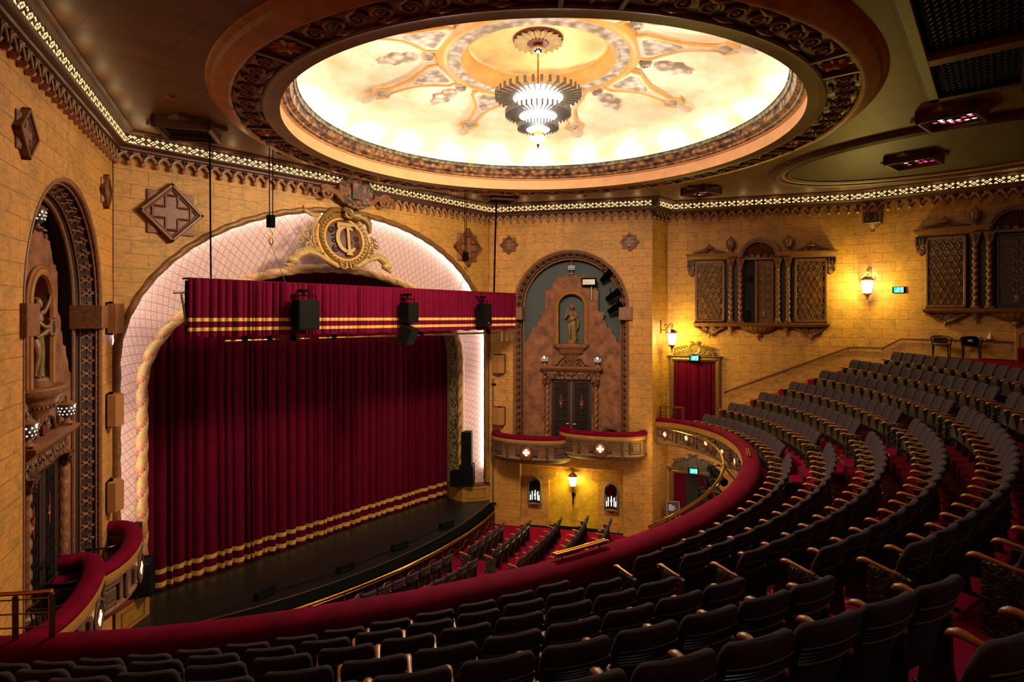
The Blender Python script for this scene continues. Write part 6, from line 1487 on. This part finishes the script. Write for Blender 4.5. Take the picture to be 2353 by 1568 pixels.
# wall handrail along the steps
t = thing('wall_handrail', 'timber wall handrail climbing beside the far block of seats', 'handrail', at(F_S1, 2.22, 0))
P = [(2.22, 5.98), (4.5, 6.94), (6.75, 7.89), (7.08, 7.91)]; q = F_S1.inverted() @ F_S2
pts = [Vector((u-2.22, -.09, z)) for u, z in P]+[q @ Vector((u, -.09, z))-Vector((2.22, 0, 0)) for u, z in ((.05, 7.91), (.82, 7.92), (1.40, 8.28), (3., 8.28), (4.5, 8.28))]
mb = MB(); mb.tube(pts, .035, 8); obj('rail', mb, M['timber'], t)
for i in (1, 2, 5, 7): mb = MB(); p = pts[i]; mb.tube([p, p+Vector((0, .02, -.08)), p+Vector((.0 if i < 4 else .0, .085, -.09))], .014, 5); obj('rail_bracket', mb, M['brass_dull'], t)
mb = MB(); mb.prism([(2.25, 4.6), (7.05, 4.6), (7.05, 7.12), (6.75, 7.10), (2.25, 5.2)], -.025, -.005); ob = obj('baseboard_right', mb, stucco('brown_stone_dado', '#8a5a26', '#7d5122', '#6a441c'), kind='structure', label='darker brown sloping dado below the wall handrail'); ob.matrix_world = F_S1
# ventilation box under the cornice
t = thing('wall_vent', 'small carved ventilation grille box under the cornice, above the lantern', 'vent', at(F_S2, .50, 12.42))
mb = MB(); mb.bbox(-.30, .30, -.30, 0, .18, .62, .015); obj('vent_box', mb, M['timber'], t)
mb = MB(); mb.box(-.25, .25, -.305, -.30, .22, .58); obj('vent_back', mb, M['dark'], t)
mb = MB(); mb.tube([(-.24, -.31, .57), (0, -.31, .25), (.24, -.31, .57)], .018, 5); mb.tube([(-.14, -.31, .57), (0, -.31, .40), (.14, -.31, .57)], .012, 5)
for sx in (-1, 1): scroll(mb, sx*.15, .33, .08, sx, 0, 1.4, -.30, .014, 14, 4)
obj('vent_tracery', mb, M['timber'], t)
mb = MB(); mb.lathe([(.002, -.15), (.05, -.12), (.07, -.02), (.15, .04), (.22, .12), (.27, .18)], 14, c=(0, -.05, 0), sy=.8); obj('corbel', mb, M['bronze2'], t)
# armchairs, bag, sanitiser and partition at the back of the circle
zb_ = zfl(9, 0)
tubchair('dark armchair with leather back against the back wall, empty', at(F_S2, 2.62, zb_, .45) @ RZ(8), leather=True)
tubchair('dark armchair against the back wall with black bag on it', at(F_S2, 3.45, zb_, .45) @ RZ(4), leather=True)
t = thing('bag', 'black bag slung over the back of a dark armchair', 'bag', at(F_S2, 3.42, zb_+.47, .50))
mb = MB(); mb.loft([[(w*cos(a), .09*k*sin(a), z) for a in [2*pi*i/16 for i in range(16)]] for z, w, k in ((0, .18, .7), (.04, .24, 1), (.18, .25, 1), (.26, .22, .8), (.30, .14, .3))]); obj('bag_body', mb, M['black'], t)
mb = MB(); 
for i, w in enumerate((.09, .12, .07)): mb.box(-.02-w/2+.02, .02+w/2, -.098, -.09, .13+.03*i, .142+.03*i)
obj('bag_print', mb, M['white'], t)
t = thing('sanitiser_bottle', 'white pump bottle on a small shelf above the wall handrail', 'bottle', at(F_S2, 3.92, 8.36, .10))
mb = MB(); mb.lathe([(.0, 0), (.055, 0), (.058, .1), (.03, .13), (.02, .15), (.02, .18)], 14); obj('bottle_body', mb, M['white'], t)
mb = MB(); mb.tube([(0, 0, .17), (0, 0, .22), (0, -.06, .22)], .012, 6); obj('pump', mb, M['white'], t)
t = tag(obj('wall_shelf', MB().bbox(-.1, .1, -.2, 0, -.03, 0, .01), M['timber'], M=at(F_S2, 3.92, 8.355)), 'small timber shelf under the white pump bottle', 'shelf')
t = thing('side_partition', 'tan partition with moulded panel and red upholstered rail, at back row end', 'partition', at(F_S2, 4.95, zb_))
mb = MB(); mb.bbox(-.38, .6, -.5, 0, 0, 1.05, .02); obj('partition_body', mb, M['tan'], t)
mb = MB(); mb.tube([(-.28, -.51, .25), (-.28, -.51, .8), (-.2, -.51, .93), (.4, -.51, .93)], .02, 6); obj('panel_mould', mb, M['timber'], t)
mb = MB(); mb.bbox(-.32, .6, -.75, -.5, 0, .45, .04); obj('red_rail', mb, M['velvet'], t)
# poster stand by the stalls door
t = thing('poster_stand', 'tilted framed poster with pale text lines, by the stalls doorway', 'sign', Matrix.Translation((22.1, 10.15, 0)) @ RZ(-72))
mb = MB(); mb.tube([(0, .05, 0), (0, .05, .95)], .02, 6); mb.lathe([(.2, 0), (.2, .02), (.03, .04)], 16, c=(0, .05, 0)); obj('stand', mb, M['brass_dull'], t)
Mt = Matrix.Translation((0, 0, .85)) @ Matrix.Rotation(radians(-22), 4, 'X') @ Matrix.Rotation(radians(-6), 4, 'Y')
mb = MB()
for a, b, c, d in ((-.27, .27, .62, .66), (-.27, .27, 0, .04), (-.27, -.23, 0, .66), (.23, .27, 0, .66)): mb.bbox(a, b, -.03, .02, c, d, .01)
fr = obj('poster_frame', mb, M['steel'], t, M=Mt)
mb = MB(); mb.box(-.24, .24, -.012, 0, .03, .63); obj('poster', mb, M['screen'], fr)
mb = MB()
for i, w in enumerate((.14, .26, .22, .28, .2)): mb.box(-.18, -.18+w, -.016, -.013, .50-.05*i, .52-.05*i)
mb.box(.1, .2, -.016, -.013, .07, .13, 1); obj('poster_text', mb, [M['white'], M['velvet']], fr)
# ------------------------------------------------------------------ chandelier
ch = thing('chandelier', 'three-tiered glowing chandelier of radial brass fins hanging in the dome', 'chandelier', loc=(DX, DY, ZCAP-.17))
O = -(ZCAP-.17); M['fin'] = plain('tan_grey_metal_fin', '#5e5448', .5, .2, var=.1)
mb = MB(); mb.ball((0, 0, -.10), .16, 14, sz=.8); obj('canopy', mb, M['silver_ball'] if 'silver_ball' in M else M['steel'], ch)
mb = MB(); mb.tube([(0, 0, -.1), (0, 0, 14.9+O)], .022, 8); obj('rod', mb, M['brass'], ch)
for nm, R, z, n in (('top_tier', 1.08, 14.72, 34), ('middle_tier', .82, 14.27, 40), ('bottom_tier', .51, 13.93, 40)):
    f = MB(); g = MB(); z += O
    for i in range(n):
        s = len(f.v); w = .5*pi*R/n*.62
        f.loft([[(R*.42, -w*.35, z-.05), (R*.42, w*.35, z-.05), (R*.42, w*.35, z+.0), (R*.42, -w*.35, z)], [(R, -w, z+.01), (R, w, z+.01), (R, w, z+.05), (R, -w, z+.05)]], True)
        f.box(R-.015, R+.015, -w*1.05, w*1.05, z-.02, z+.13*(R/1.08)**.5+.02); f.xf(Matrix.Rotation(2*pi*i/n, 4, 'Z'), s)
    g.lathe([(R*.60, z+.03), (R*.58, z-.03), (R*.45, z-.07), (R*.2, z-.1), (.01, z-.1)], 32); g.lathe([(R*.60, z+.03), (R*.5, z+.14), (R*.15, z+.2), (.02, z+.2)], 32)
    obj(nm, f, M['fin'], ch); obj('lit_bowl', g, M['crystal'], ch)
mb = MB(); z = 13.86+O; mb.lathe([(.14, z), (.16, z-.05), (.05, z-.1), (.03, z-.12)], 16)
for i in range(6): a = pi*i/3; mb.tube([(.12*cos(a), .12*sin(a), z-.14), (.015*cos(a), .015*sin(a), z-.32)], .006, 4)
mb.lathe([(.045, z-.33), (.03, z-.36), (.002, z-.46)], 10); obj('finial', mb, M['brass'], ch)
mb = MB(); mb.lathe([(.12, z-.12), (.2, z-.16), (.13, z-.24), (.03, z-.31)], 16); obj('lit_drop', mb, M['crystal'], ch)
# ------------------------------------------------------------------ ceiling stars
DN = Matrix.Rotation(pi/2, 4, 'X')
def cstar(x, y, r, rz, label, lights=0, flat=False):
    t = medallion(Matrix.Translation((x, y, ZCEIL-.005)) @ RZ(rz) @ DN, r, label, .16, 'ceiling_star', 'ceiling light' if lights else 'ceiling ornament', False, (M['bronze2'], M['corn'], M['corn']))
    mb = MB(); mb.box(-r*.6, r*.6, -.14, -.13, -r*.6, r*.6)
    for i in range(5): q = -r*.4+r*.2*i; mb.box(-r*.5, r*.5, -.16, -.13, q-.012, q+.012); mb.box(q-.012, q+.012, -.16, -.13, -r*.5, r*.5)
    obj('grille', mb, M['dark'], t, M=Matrix.Rotation(radians(45), 4, 'Y'))
    if lights:
        mb = MB(); rnd = random.Random(int(x*10)); q = r*.09
        for i in range(6):
            for j in range(6):
                if rnd.random() < lights:
                    cx, cz = -r*.42+r*.168*i, -r*.42+r*.168*j; mb.add([(cx-q*.8, -.165, cz), (cx, -.165, cz-q*.8), (cx+q*.8, -.165, cz), (cx, -.165, cz+q*.8)], [(0, 1, 2, 3)], 0 if rnd.random() < .5 else 1)
        obj('coloured_glass', mb, [M['star_c'], M['star_m']], t, smooth=0, M=Matrix.Rotation(radians(45), 4, 'Y'), label='lit red and amber panes')
M['star_c'] = glow('lit_pale_glass', (1., .8, .45), 3.); M['star_m'] = glow('lit_crimson_glass', (1., .04, .22), 2.6)
cstar(5.56, 15.15, .88, 12, 'dark star-shaped ceiling ornament above the near end of pelmet')
cstar(17.05, 15.12, .80, 12, 'dark star-shaped ceiling ornament above the far end of pelmet')
cstar(20.85, 8.5, .74, 30, 'star-shaped ceiling light with red panes, near the curtained wall', .5)
cstar(16.5, .85, .80, 35, 'star-shaped ceiling light with red and amber panes beside the lighting hatch', .6)
# oval coffer with its own star
t = thing('ceiling_coffer', 'oval moulded ceiling coffer with greyish gold field', 'ceiling coffer', Matrix.Translation((20.6, 1.2, ZCEIL)) @ RZ(-8))
mb = MB(); mb.slab([(2.75*cos(2*pi*i/72), 4.3*sin(2*pi*i/72)) for i in range(72)], -.03, -.01); obj('coffer_field', mb, M['ceil_oval'], t)
for r0, h, w, m in ((3.1, .16, .16, 'corn'), (2.9, .08, .09, 'corn_hi'), (2.72, .10, .07, 'corn')):
    mb = MB(); mb.tube([(r0*cos(2*pi*i/96), (r0+1.55)*sin(2*pi*i/96), -.02) for i in range(96)], w, 8, closed=True); obj('oval_moulding', mb, M[m], t)
cstar(20.5, 1.95, .85, 35, 'star-shaped ceiling light half open, inside the oval coffer', .35)
# lighting hatch
t = thing('lighting_hatch', 'long dark lighting slot in the ceiling with louvres and a cross beam', 'lighting hatch', loc=(0, 0, ZCEIL))
X0h, X1h, Y0h, Y1h = 7.0, 15.0, -1.4, .98
mb = MB(); quad(mb, (X0h, Y0h, -.012), (X1h, Y0h, -.012), (X1h, Y1h, -.012), (X0h, Y1h, -.012)); obj('slot_shade_panel', mb, M['black'], t)  # flat black panel under the ceiling, painted as the slot's shaded depth
for a, b, c, d in ((X0h-.2, X1h+.2, Y1h, Y1h+.18), (X1h, X1h+.2, Y0h-.2, Y1h+.18)): mb = MB(); mb.bbox(a, b, c, d, -.10, -.0, .02); obj('slot_frame', mb, M['corn'] if a < X1h else M['timber_dark'], t)
mb = MB()
for i in range(44):
    for j in range(12):
        x, y = X0h+.18+.18*i, Y1h-.15-.1*j
        if x > X1h-.25 or (y < .1-(x-12)*0 and x > 14.2): continue
        k_ = len(mb.v); mb.box(-.05, .05, -.012, .012, -.04, -.02); mb.xf(Matrix.Translation((x+.06*(j % 2), y, 0)) @ RZ(28), k_)
obj('louvre_grille', mb, M['timber_dark'], t, kind='stuff')
mb = MB(); mb.box(12.45, 12.75, Y0h, Y1h, -.16, -.02); obj('cross_beam', mb, M['timber'], t)
mb = MB(); mb.box(X0h, X1h+.2, Y0h-.3, Y0h+1.1, -.2, -.02); obj('edge_beam', mb, M['timber_dark'], t, M=Matrix.Translation((0, 0, 0)))
for x, y in ((4.6, 13.4), (8.3, 15.9), (14.2, 15.95), (19.3, 12.6), (18.9, 4.9)):
    c = MB(); c.lathe([(.002, -.05), (.05, -.05), (.09, -.03), (.11, 0)], 14); o = obj('ceiling_rose_plate', c, M['bronze2']); o.location = (x, y, ZCEIL); tag(o, 'small round plate on the bronze ceiling', 'ceiling plate', 'small round ceiling plates')
# ------------------------------------------------------------------ light
def lamp(name, typ, loc, power, col, size=.1, rot=None, **kw):
    d = bpy.data.lights.new(name, typ); d.energy = power; d.color = col
    if typ in ('POINT', 'SPOT'): d.shadow_soft_size = size
    if typ == 'AREA': d.shape = 'DISK'; d.size = size
    for k, v in kw.items(): setattr(d, k, v)
    o = bpy.data.objects.new(name, d); COL.objects.link(o); o.location = loc
    if rot: o.rotation_euler = rot
    return o
WARM = (1., .80, .52)
for i in range(24):
    a = 2*pi*(i+.5)/24; lamp('dome_cove_lamp', 'POINT', (DX+6.05*cos(a), DY+6.05*sin(a), 14.60), 46, (1., .86, .64), .2)
for i in range(6): lamp('chandelier_fill_lamp', 'POINT', (DX+3.0*cos(i*pi/3+.5), DY+3.0*sin(i*pi/3+.5), 14.15), 150, (1., .90, .74), .25)  # added ring in open air around the chandelier, lighting the shell evenly
lamp('oculus_lamp', 'POINT', (DX, DY, 15.75), 10, (1., .88, .68), .2)
lamp('chandelier_fill_light', 'AREA', (DX, DY, 13.30), 1650, (1., .80, .54), 1.8, (radians(24), 0, 0))  # added for the chandelier's light, tilted to favour the stage over the seats
YEL = (1., .84, .12)
lamp('lantern_lamp', 'POINT', tuple(at(F_PI, .72, 8.15, .85).translation), 240, YEL, .16)
lamp('lantern_lamp', 'POINT', tuple(at(F_S2, .40, 10.2, .9).translation), 230, YEL, .16)
lamp('lantern_up', 'POINT', tuple(at(F_PI, .72, 8.66, .32).translation), 40, (1., .86, .5), .04)
lamp('lantern_up', 'POINT', tuple(at(F_S2, .40, 10.72, .30).translation), 70, (1., .86, .5), .04)
lamp('alcove_lamp', 'POINT', tuple(at(F_BW, NCH+.1, 2.05, .0).translation), 130, YEL, .12)
lamp('under_circle_lamp', 'POINT', (19.2, 6.8, 3.0), 140, (1., .78, .45), .3)
for F_, nc_ in ((F_BW, NCH), (F_LW, L_BOX-NCH)):
    for q in (-1.14, 1.14): lamp('urn_glow', 'POINT', tuple(at(F_, nc_+q, 7.3, -.18).translation), 5 if F_ is F_BW else 2.5, (1., .93, .82), .03)
lamp('under_circle_lamp', 'POINT', (12., 1.5, 3.2), 300, (1., .78, .45), .3)
for x, y in ((20.6, 10.6),): lamp('fascia_wash', 'POINT', (x, y, 3.9), 30, (1., .72, .2), .2)
for F_, L_ in ((F_LW, L_BOX), (F_PW, L_PW), (F_BW, L_BOX), (F_S1, L_S1), (F_S2, 5.)):
    n_ = max(1, round(L_/1.1))
    for i in range(n_): lamp('cornice_fill_lamp', 'POINT', tuple(at(F_, L_*(i+.5)/n_, 13.62, .62).translation), 2.4 if F_ not in (F_S1, F_S2) else 1.6, (1., .70, .34), .05)  # added in open air before the cornice, standing for its cove glow
lamp('under_circle_lamp', 'POINT', (21.6, 8.6, 3.3), 60, (1., .84, .6), .2)
lamp('rear_fill_lamp', 'POINT', (2.5, -4.5, 13.4), 130, (1., .80, .66), .4)  # added unseen lamp behind the camera, brightening the near seat tops
W = SC.world or bpy.data.worlds.new('world'); SC.world = W; W.use_nodes = True
W.node_tree.nodes['Background'].inputs[0].default_value = (.02, .015, .01, 1); W.node_tree.nodes['Background'].inputs[1].default_value = .3
SC.view_settings.view_transform = 'Standard'; SC.view_settings.look = 'None'; SC.view_settings.exposure = -0.12
C = SC.cycles
C.use_denoising = True
try: C.denoiser = 'OPENIMAGEDENOISE'
except Exception: pass
C.max_bounces = 7; C.diffuse_bounces = 4; C.glossy_bounces = 3; C.transmission_bounces = 4; C.caustics_reflective = False; C.caustics_refractive = False
C.sample_clamp_indirect = 6.0; C.use_light_tree = True; C.use_adaptive_sampling = True; C.adaptive_threshold = .02
